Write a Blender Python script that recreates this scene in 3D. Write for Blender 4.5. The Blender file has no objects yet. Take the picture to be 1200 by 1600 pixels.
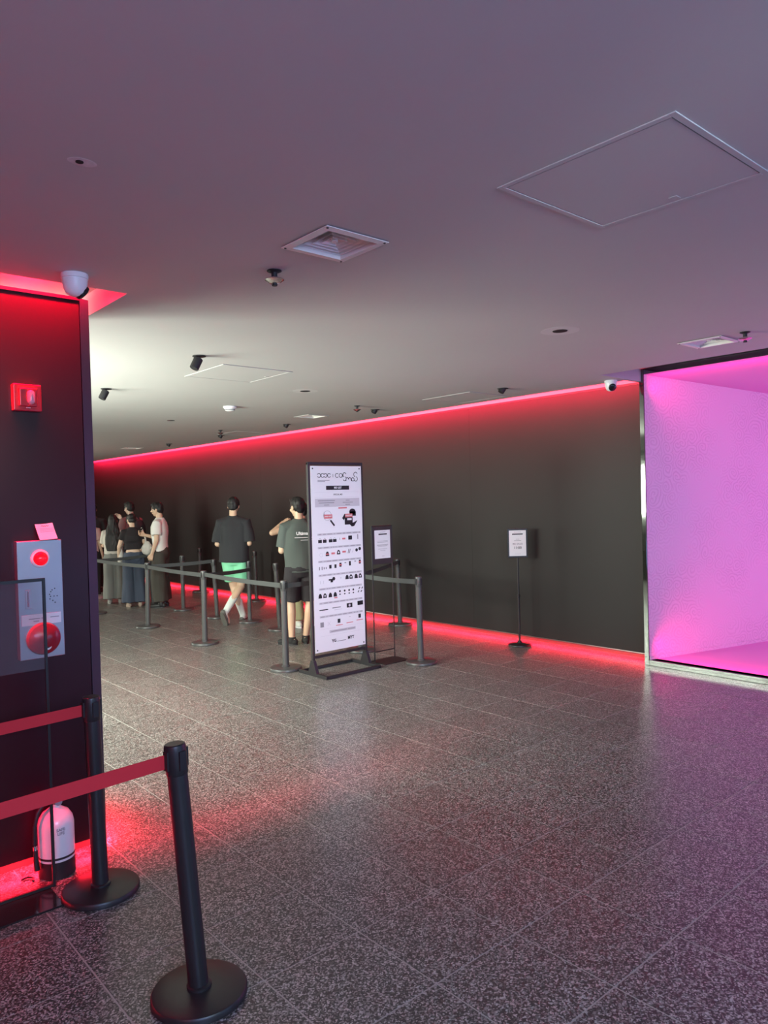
import bpy, bmesh, math, random
from mathutils import Vector, Matrix, noise
random.seed(7)
S = bpy.context.scene
COL = S.collection
PI = math.pi

# ------------------------------------------------------------------ camera
CAM_H = 1.70
right = Vector((0.75356585, -0.65681949, -0.02695676))
up = Vector((0.03250153, -0.00373054, 0.99946472))
fwd = Vector((0.65656848, 0.75403862, -0.01853643))
FPX = 1161.7
cd = bpy.data.cameras.new('camera')
cd.sensor_fit = 'VERTICAL'; cd.sensor_height = 36.0; cd.lens = FPX / 1600 * 36.0
cd.clip_start = 0.05; cd.clip_end = 100
co = bpy.data.objects.new('camera', cd); COL.objects.link(co)
m = Matrix((right, up, -fwd)).transposed().to_4x4(); m.translation = Vector((0, 0, CAM_H))
co.matrix_world = m
S.camera = co

# ------------------------------------------------------------------ world, view, lamps
w = bpy.data.worlds.new('world'); S.world = w; w.use_nodes = True
w.node_tree.nodes['Background'].inputs[0].default_value = (0.60, 0.55, 0.72, 1)
w.node_tree.nodes['Background'].inputs[1].default_value = 0.25
S.view_settings.view_transform = 'Standard'; S.view_settings.look = 'None'
S.view_settings.gamma = 1.0; S.view_settings.use_curve_mapping = False
S.view_settings.exposure = 0.0

def lamp(name, loc, d, along, sx, sy, color, power, spread=None):
    l = bpy.data.lights.new(name, 'AREA'); l.shape = 'RECTANGLE'; l.size = sx; l.size_y = sy
    l.color = color; l.energy = power
    if spread: l.spread = math.radians(spread)
    o = bpy.data.objects.new(name, l); COL.objects.link(o)
    z = -Vector(d).normalized(); x = Vector(along); x = (x - z * x.dot(z)).normalized(); y = z.cross(x)
    M = Matrix((x, y, z)).transposed().to_4x4(); M.translation = Vector(loc); o.matrix_world = M
    return o
RED = (1.0, 0.012, 0.070); PINK = (1.0, 0.030, 0.50); VIOLET = (0.42, 0.22, 1.0); DAY = (0.95, 1.0, 0.84)
# red led strips: cove above the long wall, under the long wall, round the pillar
lamp('led_wall_cove', (6.57, 11.7, 2.855), (1, 0, 0.0), (0, 1, 0), 15.6, 0.02, (1.0, 0.010, 0.060), 390)
lamp('led_wall_foot', (6.893, 11.6, 0.050), (-0.25, 0, -1), (0, 1, 0), 15.3, 0.016, (1.0, 0.012, 0.040), 100)
lamp('led_pillar_cove', (-0.6, 3.676, 2.86), (0, 0.42, -1), (1, 0, 0), 3.9, 0.02, (1.0, 0.0, 0.040), 360, 130)
lamp('led_pillar_top', (-0.5, 3.95, 2.735), (0, 0, 1), (1, 0, 0), 3.5, 0.05, RED, 24)
lamp('led_pillar_top_side', (1.18, 4.1, 2.735), (0.3, 0, 1), (0, 1, 0), 0.55, 0.05, RED, 5)
lamp('led_pillar_foot', (-0.6, 3.752, 0.052), (0, -0.25, -1), (1, 0, 0), 3.8, 0.016, (1.0, 0.010, 0.030), 50)
lamp('led_pillar_foot_side', (1.325, 4.05, 0.060), (0.6, 0, -1), (0, 1, 0), 0.6, 0.016, (1.0, 0.012, 0.036), 34)
# daylight through the window wall on the left, behind the pillar
lamp('daylight_window', (0.22, 6.6, 1.70), (0.99, 0.05, -0.14), (0, 1, 0), 2.9, 0.9, (0.93, 1.0, 0.86), 450)
lamp('daylight_far', (0.6, 15.0, 1.4), (0.85, -0.5, 0.0), (0.5, 0.85, 0), 2.4, 2.0, (0.98, 1.0, 0.85), 230)
# pink and violet lamps of the tunnel
lamp('tunnel_top_strip', (6.70, 1.7, 2.690), (1, 0, 0.30), (0, 1, 0), 4.0, 0.05, (1.0, 0.012, 0.28), 13)
lamp('tunnel_floor_strip', (6.70, 1.7, 0.200), (1, 0, -0.30), (0, 1, 0), 4.0, 0.05, (1.0, 0.012, 0.22), 17)
lamp('tunnel_back', (9.3, 1.4, 1.45), (-1, 0, 0), (0, 1, 0), 3.0, 2.2, (0.6, 0.1, 1.0), 1)
lamp('tunnel_side', (7.5, -0.15, 1.4), (0, 1, 0), (1, 0, 0), 1.4, 1.9, (0.46, 0.46, 1.0), 36)
lamp('fill_banner_spot', (1.0, -1.0, 2.5), (0.46, 0.88, -0.21), (1, 0, 0), 0.3, 0.3, (0.82, 0.97, 1.0), 15, 38)  # fill spot added behind the camera to brighten the banner, no fixture
# added fill lamps behind the camera, with the red source of the floor glow
lamp('fill_ceiling', (4.2, -2.4, 0.9), (-0.25, 0.75, 0.65), (1, 0, 0), 2.5, 1.2, (0.30, 0.50, 1.0), 32)  # added fill aimed up to tint the ceiling
lamp('lobby_red', (-2.6, -0.2, 1.6), (0.85, 0.40, -0.40), (0, 1, 0), 1.6, 0.8, (1.0, 0.22, 0.30), 22)
lamp('fill_front', (-0.5, -2.6, 2.2), (0.25, 1, -0.1), (1, 0, 0), 2.5, 1.2, (0.36, 0.46, 0.96), 160)  # added frontal fill for the banner and near floor
lamp('fill_floor', (0.9, -2.7, 2.6), (0.22, 0.85, -0.62), (1, 0, 0), 3.0, 1.0, (0.62, 1.0, 0.92), 55, 140)  # added fill aimed down at the floor, no opening behind it

# ------------------------------------------------------------------ materials
def lin(r, g, b):
    f = lambda c: (c / 255 / 12.92) if c / 255 <= 0.04045 else ((c / 255 + 0.055) / 1.055) ** 2.4
    return (f(r), f(g), f(b))
MC = {}
def mat(name, col, rough=0.5, metal=0.0, bump=None, var=None, emit=None, alpha=None, trans=None, spec=None, coat=None):
    if name in MC: return MC[name]
    m = bpy.data.materials.new(name); m.use_nodes = True; nt = m.node_tree; n = nt.nodes; L = nt.links
    b = n['Principled BSDF']
    b.inputs['Base Color'].default_value = (*col, 1); b.inputs['Roughness'].default_value = rough
    b.inputs['Metallic'].default_value = metal
    if spec is not None: b.inputs['Specular IOR Level'].default_value = spec
    if coat: b.inputs['Coat Weight'].default_value = coat; b.inputs['Coat Roughness'].default_value = 0.08
    if emit: b.inputs['Emission Color'].default_value = (*emit[0], 1); b.inputs['Emission Strength'].default_value = emit[1]
    if alpha is not None: b.inputs['Alpha'].default_value = alpha
    if trans: b.inputs['Transmission Weight'].default_value = trans
    tc = n.new('ShaderNodeTexCoord')
    if bump:
        t = n.new('ShaderNodeTexNoise'); t.inputs['Scale'].default_value = bump[0]; t.inputs['Detail'].default_value = 4
        L.new(tc.outputs['Object'], t.inputs['Vector'])
        bp = n.new('ShaderNodeBump'); bp.inputs['Strength'].default_value = bump[1]; bp.inputs['Distance'].default_value = bump[2] if len(bump) > 2 else 0.01
        L.new(t.outputs['Fac'], bp.inputs['Height']); L.new(bp.outputs['Normal'], b.inputs['Normal'])
    if var:
        t = n.new('ShaderNodeTexNoise'); t.inputs['Scale'].default_value = var[0]; t.inputs['Detail'].default_value = 5
        L.new(tc.outputs['Object'], t.inputs['Vector'])
        mx = n.new('ShaderNodeMix'); mx.data_type = 'RGBA'
        mx.inputs[6].default_value = (*[c * (1 - var[1]) for c in col], 1); mx.inputs[7].default_value = (*[min(1, c * (1 + var[1])) for c in col], 1)
        L.new(t.outputs['Fac'], mx.inputs[0]); L.new(mx.outputs[2], b.inputs['Base Color'])
    MC[name] = m
    return m

def terrazzo():
    m = bpy.data.materials.new('terrazzo'); m.use_nodes = True; nt = m.node_tree; n = nt.nodes; L = nt.links
    b = n['Principled BSDF']; b.inputs['Roughness'].default_value = 0.30; b.inputs['Specular IOR Level'].default_value = 0.42
    g = n.new('ShaderNodeNewGeometry')
    wn = n.new('ShaderNodeTexNoise'); wn.inputs['Scale'].default_value = 211.7; wn.inputs['Detail'].default_value = 1
    L.new(g.outputs['Position'], wn.inputs['Vector'])
    va = n.new('ShaderNodeVectorMath'); va.operation = 'MULTIPLY_ADD'; va.inputs[1].default_value = (0.008, 0.008, 0.0)
    L.new(wn.outputs['Color'], va.inputs[0]); L.new(g.outputs['Position'], va.inputs[2])
    v = n.new('ShaderNodeTexVoronoi'); v.voronoi_dimensions = '2D'; v.inputs['Scale'].default_value = 190
    L.new(va.outputs[0], v.inputs['Vector'])
    sp = n.new('ShaderNodeSeparateColor'); L.new(v.outputs['Color'], sp.inputs[0])
    r = n.new('ShaderNodeValToRGB'); r.color_ramp.interpolation = 'CONSTANT'
    e = r.color_ramp.elements; e[0].position = 0; e[0].color = (0.050, 0.046, 0.042, 1); e[1].position = 0.42; e[1].color = (0.115, 0.105, 0.095, 1)
    for p, c in ((0.62, (0.26, 0.245, 0.23, 1)), (0.86, (0.46, 0.44, 0.42, 1))):
        q = e.new(p); q.color = c
    L.new(sp.outputs[0], r.inputs[0])
    oi = n.new('ShaderNodeObjectInfo')
    mr = n.new('ShaderNodeMapRange'); mr.inputs[3].default_value = 0.93; mr.inputs[4].default_value = 1.07; L.new(oi.outputs['Random'], mr.inputs[0])
    mx = n.new('ShaderNodeMix'); mx.data_type = 'RGBA'; mx.blend_type = 'MULTIPLY'; mx.inputs[0].default_value = 1
    L.new(r.outputs[0], mx.inputs[6]); L.new(mr.outputs[0], mx.inputs[7]); L.new(mx.outputs[2], b.inputs['Base Color'])
    return m

def swirl_paper():
    m = bpy.data.materials.new('swirl_wallpaper'); m.use_nodes = True; nt = m.node_tree; n = nt.nodes; L = nt.links
    b = n['Principled BSDF']; b.inputs['Roughness'].default_value = 0.42
    tc = n.new('ShaderNodeTexCoord')
    mp = n.new('ShaderNodeMapping'); mp.inputs['Rotation'].default_value = (PI / 2, 0, 0); L.new(tc.outputs['Object'], mp.inputs[0])
    wn = n.new('ShaderNodeTexNoise'); wn.inputs['Scale'].default_value = 5; L.new(mp.outputs[0], wn.inputs['Vector'])
    wa = n.new('ShaderNodeVectorMath'); wa.operation = 'MULTIPLY_ADD'; wa.inputs[1].default_value = (0.10, 0.10, 0); L.new(wn.outputs['Color'], wa.inputs[0]); L.new(mp.outputs[0], wa.inputs[2])
    v = n.new('ShaderNodeTexVoronoi'); v.voronoi_dimensions = '2D'; v.inputs['Scale'].default_value = 7.5; v.inputs['Randomness'].default_value = 0.9; L.new(wa.outputs[0], v.inputs['Vector'])
    sb = n.new('ShaderNodeVectorMath'); sb.operation = 'SUBTRACT'; L.new(wa.outputs[0], sb.inputs[0]); L.new(v.outputs['Position'], sb.inputs[1])
    sx = n.new('ShaderNodeSeparateXYZ'); L.new(sb.outputs[0], sx.inputs[0])
    at = n.new('ShaderNodeMath'); at.operation = 'ARCTAN2'; L.new(sx.outputs[1], at.inputs[0]); L.new(sx.outputs[0], at.inputs[1])
    rr = n.new('ShaderNodeMath'); rr.operation = 'MULTIPLY_ADD'; rr.inputs[1].default_value = 26.0; L.new(v.outputs['Distance'], rr.inputs[0]); L.new(at.outputs[0], rr.inputs[2])
    sn = n.new('ShaderNodeMath'); sn.operation = 'SINE'; L.new(rr.outputs[0], sn.inputs[0])
    big = n.new('ShaderNodeTexNoise'); big.inputs['Scale'].default_value = 1.6; L.new(mp.outputs[0], big.inputs['Vector'])
    mr = n.new('ShaderNodeMapRange'); mr.inputs[1].default_value = 0.38; mr.inputs[2].default_value = 0.62; L.new(big.outputs['Fac'], mr.inputs[0])
    ml = n.new('ShaderNodeMath'); ml.operation = 'MULTIPLY'; L.new(sn.outputs[0], ml.inputs[0]); L.new(mr.outputs[0], ml.inputs[1])
    rp = n.new('ShaderNodeMapRange'); rp.inputs[1].default_value = -0.2; rp.inputs[2].default_value = 0.9; L.new(ml.outputs[0], rp.inputs[0])
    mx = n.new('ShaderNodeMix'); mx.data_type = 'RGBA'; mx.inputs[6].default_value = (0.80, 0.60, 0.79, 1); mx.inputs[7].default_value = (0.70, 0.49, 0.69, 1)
    L.new(rp.outputs[0], mx.inputs[0]); L.new(mx.outputs[2], b.inputs['Base Color'])
    bp = n.new('ShaderNodeBump'); bp.inputs['Strength'].default_value = 0.35; bp.inputs['Distance'].default_value = 0.004
    L.new(rp.outputs[0], bp.inputs['Height']); L.new(bp.outputs['Normal'], b.inputs['Normal'])
    return m

M_FLOOR = terrazzo(); M_SWIRL = swirl_paper()
M_GROUT = mat('grout', (0.40, 0.38, 0.35), 0.7)
M_CEIL = mat('ceiling_paint', (0.52, 0.51, 0.50), 0.75, bump=(3, 0.12, 0.01), var=(1.4, 0.035))
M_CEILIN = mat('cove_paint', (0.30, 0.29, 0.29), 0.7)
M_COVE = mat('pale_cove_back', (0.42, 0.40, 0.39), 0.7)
M_WALL = mat('charcoal_wall_paint', (0.023, 0.0205, 0.0205), 0.55, spec=0.3, var=(2.0, 0.12), bump=(60, 0.04))
M_PANEL = mat('black_lacquer_panel', (0.034, 0.006, 0.012), 0.30, spec=0.32, bump=(2, 0.04))
M_TRIM = mat('dark_corner_trim', (0.040, 0.036, 0.050), 0.36)
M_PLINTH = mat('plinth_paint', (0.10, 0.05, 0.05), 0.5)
M_WHITEWALL = mat('plain_wall_paint', (0.35, 0.33, 0.33), 0.7)
M_STEEL = mat('mirror_steel', (0.20, 0.21, 0.20), 0.06, 1.0, bump=(3, 0.012))
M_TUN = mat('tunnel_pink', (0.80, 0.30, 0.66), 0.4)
M_BLK = mat('black_powder_coat', (0.020, 0.019, 0.021), 0.38, bump=(220, 0.04, 0.001))
M_BLK2 = mat('black_plastic', (0.016, 0.015, 0.017), 0.5)
M_GREYP = mat('charcoal_post', (0.060, 0.060, 0.060), 0.36)
M_BELT = mat('charcoal_webbing', (0.055, 0.058, 0.058), 0.75, bump=(300, 0.1, 0.001))
M_REDBELT = mat('red_webbing', (0.58, 0.016, 0.030), 0.7, bump=(300, 0.1, 0.001))
M_WHT = mat('white_plastic', (0.78, 0.77, 0.78), 0.35)
M_VENT = mat('vent_white', (0.80, 0.78, 0.74), 0.45)
M_DARK = mat('dark_hole', (0.008, 0.007, 0.008), 0.7)
M_CHROME = mat('chrome', (0.75, 0.72, 0.72), 0.18, 1.0)
M_BSTEEL = mat('brushed_steel_plate', (0.46, 0.42, 0.46), 0.36, 1.0, bump=(7, 0.10, 0.02))
M_REDPL = mat('red_plastic', (0.55, 0.012, 0.030), 0.25)
M_REDLENS = mat('red_lens', (0.85, 0.01, 0.02), 0.12, emit=((1, 0.004, 0.015), 0.7))
M_STROBE = mat('strobe_lens', (0.88, 0.30, 0.36), 0.2)
M_PAPER = mat('white_paper', (0.82, 0.80, 0.82), 0.7)
M_SHEET = mat('banner_vinyl', (0.82, 0.79, 0.84), 0.45, bump=(3, 0.05, 0.02))
M_BOARD = mat('dark_brown_board', (0.035, 0.026, 0.027), 0.5)
M_INK = mat('black_ink', (0.012, 0.010, 0.014), 0.6)
M_INKG = mat('grey_ink', (0.30, 0.28, 0.31), 0.6)
M_INKL = mat('pale_grey_ink', (0.58, 0.54, 0.60), 0.6)
M_INKR = mat('red_ink', (0.66, 0.16, 0.18), 0.6)
M_ACRYL = mat('clear_acrylic', (0.25, 0.25, 0.28), 0.05, alpha=0.14)
M_GLASS = mat('window_glass', (0.9, 0.95, 0.92), 0.02, alpha=0.08)

# ------------------------------------------------------------------ mesh helpers
def link(name, me, m=None, parent=None, loc=None, smooth=False):
    o = bpy.data.objects.new(name, me); COL.objects.link(o)
    if m is not None and me is not None and len(me.materials) == 0: me.materials.append(m)
    if parent is not None: o.parent = parent
    if loc is not None: o.location = loc
    if smooth and me is not None:
        for p in me.polygons: p.use_smooth = True
    return o
def obj(name, bm, m, parent=None, loc=None, smooth=False, sharp=35):
    bmesh.ops.recalc_face_normals(bm, faces=bm.faces)
    me = bpy.data.meshes.new(name)
    if smooth:
        for f in bm.faces: f.smooth = True
        for e in bm.edges:
            if len(e.link_faces) == 2 and e.calc_face_angle(0) > math.radians(sharp): e.smooth = False
    bm.to_mesh(me); bm.free()
    return link(name, me, m, parent, loc)
def thing(name, label, cat, loc=(0, 0, 0), rz=0.0, group=None):
    o = bpy.data.objects.new(name, None); COL.objects.link(o); o.empty_display_size = 0.1
    o.location = loc; o.rotation_euler = (0, 0, rz); o['label'] = label; o['category'] = cat
    if group: o['group'] = group
    return o
def tag(o, label, cat, group=None):
    o['label'] = label; o['category'] = cat
    if group: o['group'] = group
    return o
def struct(o): o['kind'] = 'structure'; return o
def box(bm, x0, x1, y0, y1, z0, z1):
    v = [bm.verts.new(p) for p in ((x0, y0, z0), (x1, y0, z0), (x1, y1, z0), (x0, y1, z0), (x0, y0, z1), (x1, y0, z1), (x1, y1, z1), (x0, y1, z1))]
    for f in ((3, 2, 1, 0), (4, 5, 6, 7), (0, 1, 5, 4), (1, 2, 6, 5), (2, 3, 7, 6), (3, 0, 4, 7)): bm.faces.new([v[i] for i in f])
def bbox(x0, x1, y0, y1, z0, z1, bev=0.0, seg=2):
    bm = bmesh.new(); box(bm, x0, x1, y0, y1, z0, z1)
    if bev: bmesh.ops.bevel(bm, geom=bm.edges[:], offset=bev, segments=seg, affect='EDGES', profile=0.6)
    return bm
def lathe(bm, prof, seg=32, M=None, cap=True):
    rings = []
    for r, z in prof:
        if r < 1e-6: rings.append([bm.verts.new((0, 0, z))])
        else: rings.append([bm.verts.new((r * math.cos(2 * PI * i / seg), r * math.sin(2 * PI * i / seg), z)) for i in range(seg)])
    for a, b in zip(rings, rings[1:]):
        for i in range(seg):
            j = (i + 1) % seg
            if len(a) == 1 and len(b) > 1: bm.faces.new((a[0], b[i], b[j]))
            elif len(b) == 1 and len(a) > 1: bm.faces.new((a[i], a[j], b[0]))
            elif len(a) > 1: bm.faces.new((a[i], a[j], b[j], b[i]))
    if cap:
        for r in (rings[0], rings[-1]):
            if len(r) > 1: bm.faces.new(r)
    if M is not None:
        bmesh.ops.transform(bm, matrix=M, verts=[v for r in rings for v in r])
def frame_of(d):
    d = Vector(d).normalized(); a = Vector((0, 0, 1)) if abs(d.z) < 0.9 else Vector((1, 0, 0))
    x = a.cross(d).normalized(); return x, d.cross(x), d
def tube(bm, pts, radii, seg=12, round_ends=False):
    pts = [Vector(p) for p in pts]
    if not hasattr(radii, '__len__'): radii = [radii] * len(pts)
    if round_ends:
        d0 = (pts[1] - pts[0]).normalized(); d1 = (pts[-1] - pts[-2]).normalized(); P = []; Rr = []
        for k in (0.98, 0.75, 0.4): P.append(pts[0] - d0 * radii[0] * k); Rr.append(radii[0] * math.sqrt(1 - k * k))
        P += pts; Rr += list(radii)
        for k in (0.4, 0.75, 0.98): P.append(pts[-1] + d1 * radii[-1] * k); Rr.append(radii[-1] * math.sqrt(1 - k * k))
        pts, radii = P, Rr
    x, y, d = frame_of(pts[1] - pts[0]); rings = []
    for i, p in enumerate(pts):
        if i == 0: t = pts[1] - pts[0]
        elif i == len(pts) - 1: t = pts[-1] - pts[-2]
        else: t = (pts[i + 1] - pts[i]).normalized() + (pts[i] - pts[i - 1]).normalized()
        t = t.normalized(); x = (x - t * x.dot(t)).normalized(); y = t.cross(x)
        rings.append([bm.verts.new(p + (x * math.cos(2 * PI * k / seg) + y * math.sin(2 * PI * k / seg)) * radii[i]) for k in range(seg)])
    for a, b in zip(rings, rings[1:]):
        for k in range(seg): bm.faces.new((a[k], a[(k + 1) % seg], b[(k + 1) % seg], b[k]))
    bm.faces.new(rings[0][::-1]); bm.faces.new(rings[-1])
def loft(bm, secs, seg=24):
    """horizontal ellipses (cx, cy, z, rx, ry)"""
    rings = [[bm.verts.new((cx + rx * math.cos(2 * PI * k / seg), cy + ry * math.sin(2 * PI * k / seg), z)) for k in range(seg)] for cx, cy, z, rx, ry in secs]
    for a, b in zip(rings, rings[1:]):
        for k in range(seg): bm.faces.new((a[k], a[(k + 1) % seg], b[(k + 1) % seg], b[k]))
    bm.faces.new(rings[0][::-1]); bm.faces.new(rings[-1])
def ellip(bm, c, r, seg=16, rot=None):
    M = Matrix.Translation(Vector(c)) @ (rot.to_4x4() if rot else Matrix.Identity(4)) @ Matrix.Diagonal((*r, 1))
    bmesh.ops.create_uvsphere(bm, u_segments=seg, v_segments=max(8, seg // 2 + 2), radius=1, matrix=M)
TMP = bpy.data.scenes.new('scratch')
def evaluate(o):
    TMP.collection.objects.link(o)
    with bpy.context.temp_override(scene=TMP, view_layer=TMP.view_layers[0]): dg = bpy.context.evaluated_depsgraph_get()
    dg.update()
    me = bpy.data.meshes.new_from_object(o.evaluated_get(dg)); bpy.data.objects.remove(o)
    return me
def vox(bm, size, smooth=4, wrinkle=0.0, ws=(9, 9, 3), seed=0.0):
    me = bpy.data.meshes.new('t'); bm.to_mesh(me); bm.free()
    o = bpy.data.objects.new('t', me)
    r = o.modifiers.new('r', 'REMESH'); r.mode = 'VOXEL'; r.voxel_size = size; r.use_smooth_shade = True
    if smooth:
        s = o.modifiers.new('s', 'SMOOTH'); s.iterations = smooth; s.factor = 0.5
    out = evaluate(o); bpy.data.meshes.remove(me)
    if wrinkle:
        n_ = len(out.vertices); P_ = [0.0] * (3 * n_); Q_ = [0.0] * (3 * n_)
        out.vertices.foreach_get('co', P_); out.vertex_normals.foreach_get('vector', Q_)
        for q in range(0, 3 * n_, 3):
            h_ = wrinkle * noise.noise((P_[q] * ws[0] + seed, P_[q + 1] * ws[1] + seed, P_[q + 2] * ws[2]))
            P_[q] += Q_[q] * h_; P_[q + 1] += Q_[q + 1] * h_; P_[q + 2] += Q_[q + 2] * h_
        out.vertices.foreach_set('co', P_); out.update()
    out.polygons.foreach_set('use_smooth', [True] * len(out.polygons))
    return out

def text_mesh(body, size, align='CENTER', bold=0.0, extrude=0.0):
    c = bpy.data.curves.new('txt', 'FONT'); c.body = body; c.size = size; c.align_x = align; c.align_y = 'CENTER'
    c.resolution_u = 2; c.offset = bold; c.extrude = extrude
    o = bpy.data.objects.new('txt', c); me = evaluate(o); bpy.data.curves.remove(c)
    return me
class Prints:
    """flat print on a sheet; u to the right, v down, metres; mapped to 3d by origin, U, V"""
    def __init__(s, O, U, V, N): s.O, s.U, s.V, s.N = Vector(O), Vector(U), Vector(V), Vector(N); s.b = {}; s.n = 0
    def P(s, u, v, lift): return s.O + s.U * u + s.V * v + s.N * lift
    def bm(s, k): return s.b.setdefault(k, bmesh.new())
    def poly(s, k, pts, lift=0.0006):
        b = s.bm(k); b.faces.new([b.verts.new(s.P(u, v, lift)) for u, v in pts])
    def rect(s, k, u0, u1, v0, v1, lift=0.0006): s.poly(k, ((u0, v0), (u1, v0), (u1, v1), (u0, v1)), lift)
    def disc(s, k, u, v, r, lift=0.0006, seg=14, e=1.0): s.poly(k, [(u + r * math.cos(2 * PI * i / seg), v + e * r * math.sin(2 * PI * i / seg)) for i in range(seg)], lift)
    def text(s, k, body, u, v, size, align='CENTER', bold=0.0, lift=0.0007):
        me = text_mesh(body, size, align, bold); b = s.bm(k)
        vs = [b.verts.new(s.P(u + q.co.x, v - q.co.y, lift)) for q in me.vertices]
        for p in me.polygons:
            try: b.faces.new([vs[i] for i in p.vertices])
            except ValueError: pass
        bpy.data.meshes.remove(me)
    def stroke(s, k, pts, wd, lift=0.0006):
        for a, b_ in zip(pts, pts[1:]):
            d = Vector((b_[0] - a[0], b_[1] - a[1])); 
            if d.length < 1e-7: continue
            d.normalize(); n = Vector((-d.y, d.x)) * wd / 2; e = d * wd * 0.2
            s.poly(k, ((a[0] - e.x + n.x, a[1] - e.y + n.y), (b_[0] + e.x + n.x, b_[1] + e.y + n.y), (b_[0] + e.x - n.x, b_[1] + e.y - n.y), (a[0] - e.x - n.x, a[1] - e.y - n.y)), lift)
    def arc(s, k, cu, cv, r, a0, a1, wd, e=1.0, n=14):
        s.stroke(k, [(cu + r * math.cos(math.radians(a0 + (a1 - a0) * i / n)), cv + e * r * math.sin(math.radians(a0 + (a1 - a0) * i / n))) for i in range(n + 1)], wd)
    def build(s, parent, mats, names):
        for k, b in s.b.items():
            me = bpy.data.meshes.new(names[k]); b.to_mesh(me); b.free(); link(names[k], me, mats[k], parent)['kind'] = 'stuff'

# ------------------------------------------------------------------ setting
ZC = 2.765; WX = 6.87; PX = 6.66; PY = 3.73
T = 0.432; X0T = 4.815; Y0T = 4.437
def px_of(x, y, z):
    p = Vector((x, y, z - CAM_H)); d = p.dot(fwd)
    if d < 0.2: return None
    return (600 + FPX * p.dot(right) / d, 800 - FPX * p.dot(up) / d, d)
floor = struct(obj('floor', bbox(-6, 10, -4, 20.5, -0.15, -0.0016), M_GROUT))
tiles = []
for i in range(-16, 6):
    for j in range(-12, 38):
        x0, y0 = X0T + i * T, Y0T + j * T
        x1, y1 = x0 + T, y0 + T
        if x1 > 6.93: x1 = 6.93
        if x1 - x0 < 0.05: continue
        q = [px_of(x, y, 0) for x in (x0, x1) for y in (y0, y1)]
        c = px_of((x0 + x1) / 2, (y0 + y1) / 2, 0)
        vis = all(k is not None for k in q) and max(k[0] for k in q) > -30 and min(k[0] for k in q) < 1230 and min(k[1] for k in q) < 1660
        if PY + 0.15 < y0 < 4.3 and x1 < 1.2: vis = False
        if vis and x1 < 1.25 and y0 > 3.8: vis = False
        if vis and max(k[0] for k in q) < 155 and y0 > 4: vis = False
        tiles.append((-(T * T / c[2] ** 3) if vis else 1, x0, y0, x1 - x0))
tiles.sort()
tm = {}
rest = bmesh.new(); cnt = 0
for s_, x0, y0, wdt in tiles:
    if s_ < 0 and cnt < 300:
        k = round(wdt, 3)
        if k not in tm:
            b = bmesh.new(); box(b, 0.0035, wdt - 0.0035, 0.0035, T - 0.0035, -0.012, 0)
            bmesh.ops.recalc_face_normals(b, faces=b.faces)
            me = bpy.data.meshes.new('floor_tile'); b.to_mesh(me); b.free(); me.materials.append(M_FLOOR); tm[k] = me
        o = bpy.data.objects.new('floor_tile', tm[k]); COL.objects.link(o); o.parent = floor; o.location = (x0, y0, random.uniform(-0.0004, 0)); cnt += 1
    else:
        box(rest, x0 + 0.0035, x0 + wdt - 0.0035, y0 + 0.0035, y0 + T - 0.0035, -0.012, 0)
o = obj('distant_floor_tiles', rest, M_FLOOR, floor); o['kind'] = 'stuff'

# ceiling with the cove hole round the pillar, the slot along the long wall and the recess over the portal
bm = bmesh.new(); T0, T1 = ZC, ZC + 0.12
DIFF = ((1.915, 2.466), (5.33, 2.50), (5.53, 7.70), (5.61, 13.55)); DR = 0.132
holes_ = [(-7, 1.52, 3.67, 4.85), (5.96, 6.6, -5, 3.80)] + [(a - DR, a + DR, b - DR, b + DR) for a, b in DIFF]
gx = sorted({-6, 6.45, 1.52, 5.96} | {v for h in holes_[2:] for v in h[:2]}); gy = sorted({-4, 20.5, 3.67, 3.80, 4.85} | {v for h in holes_[2:] for v in h[2:]})
V_ = {}
def gv(x, y, z):
    q = (x, y, z)
    if q not in V_: V_[q] = bm.verts.new(q)
    return V_[q]
def solid(i, j):
    if i < 0 or j < 0 or i >= len(gx) - 1 or j >= len(gy) - 1: return False
    cx, cy = (gx[i] + gx[i + 1]) / 2, (gy[j] + gy[j + 1]) / 2
    return not any(h[0] < cx < h[1] and h[2] < cy < h[3] for h in holes_)
for i in range(len(gx) - 1):
    for j in range(len(gy) - 1):
        if not solid(i, j): continue
        a, b, c, d = gx[i], gx[i + 1], gy[j], gy[j + 1]
        for z in (T0, T1): bm.faces.new([gv(a, c, z), gv(b, c, z), gv(b, d, z), gv(a, d, z)])
        for k, (p, q) in (((-1, 0), ((a, c), (a, d))), ((1, 0), ((b, c), (b, d))), ((0, -1), ((a, c), (b, c))), ((0, 1), ((a, d), (b, d)))):
            if not solid(i + k[0], j + k[1]): bm.faces.new([gv(*p, T0), gv(*q, T0), gv(*q, T1), gv(*p, T1)])
box(bm, 6.4501, 6.92, 3.80, 3.845, T0, T1)
struct(obj('ceiling', bm, M_CEIL))
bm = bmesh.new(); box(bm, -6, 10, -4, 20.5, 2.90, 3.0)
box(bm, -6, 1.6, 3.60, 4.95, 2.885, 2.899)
struct(obj('ceiling_recess', bm, M_CEILIN))

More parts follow.
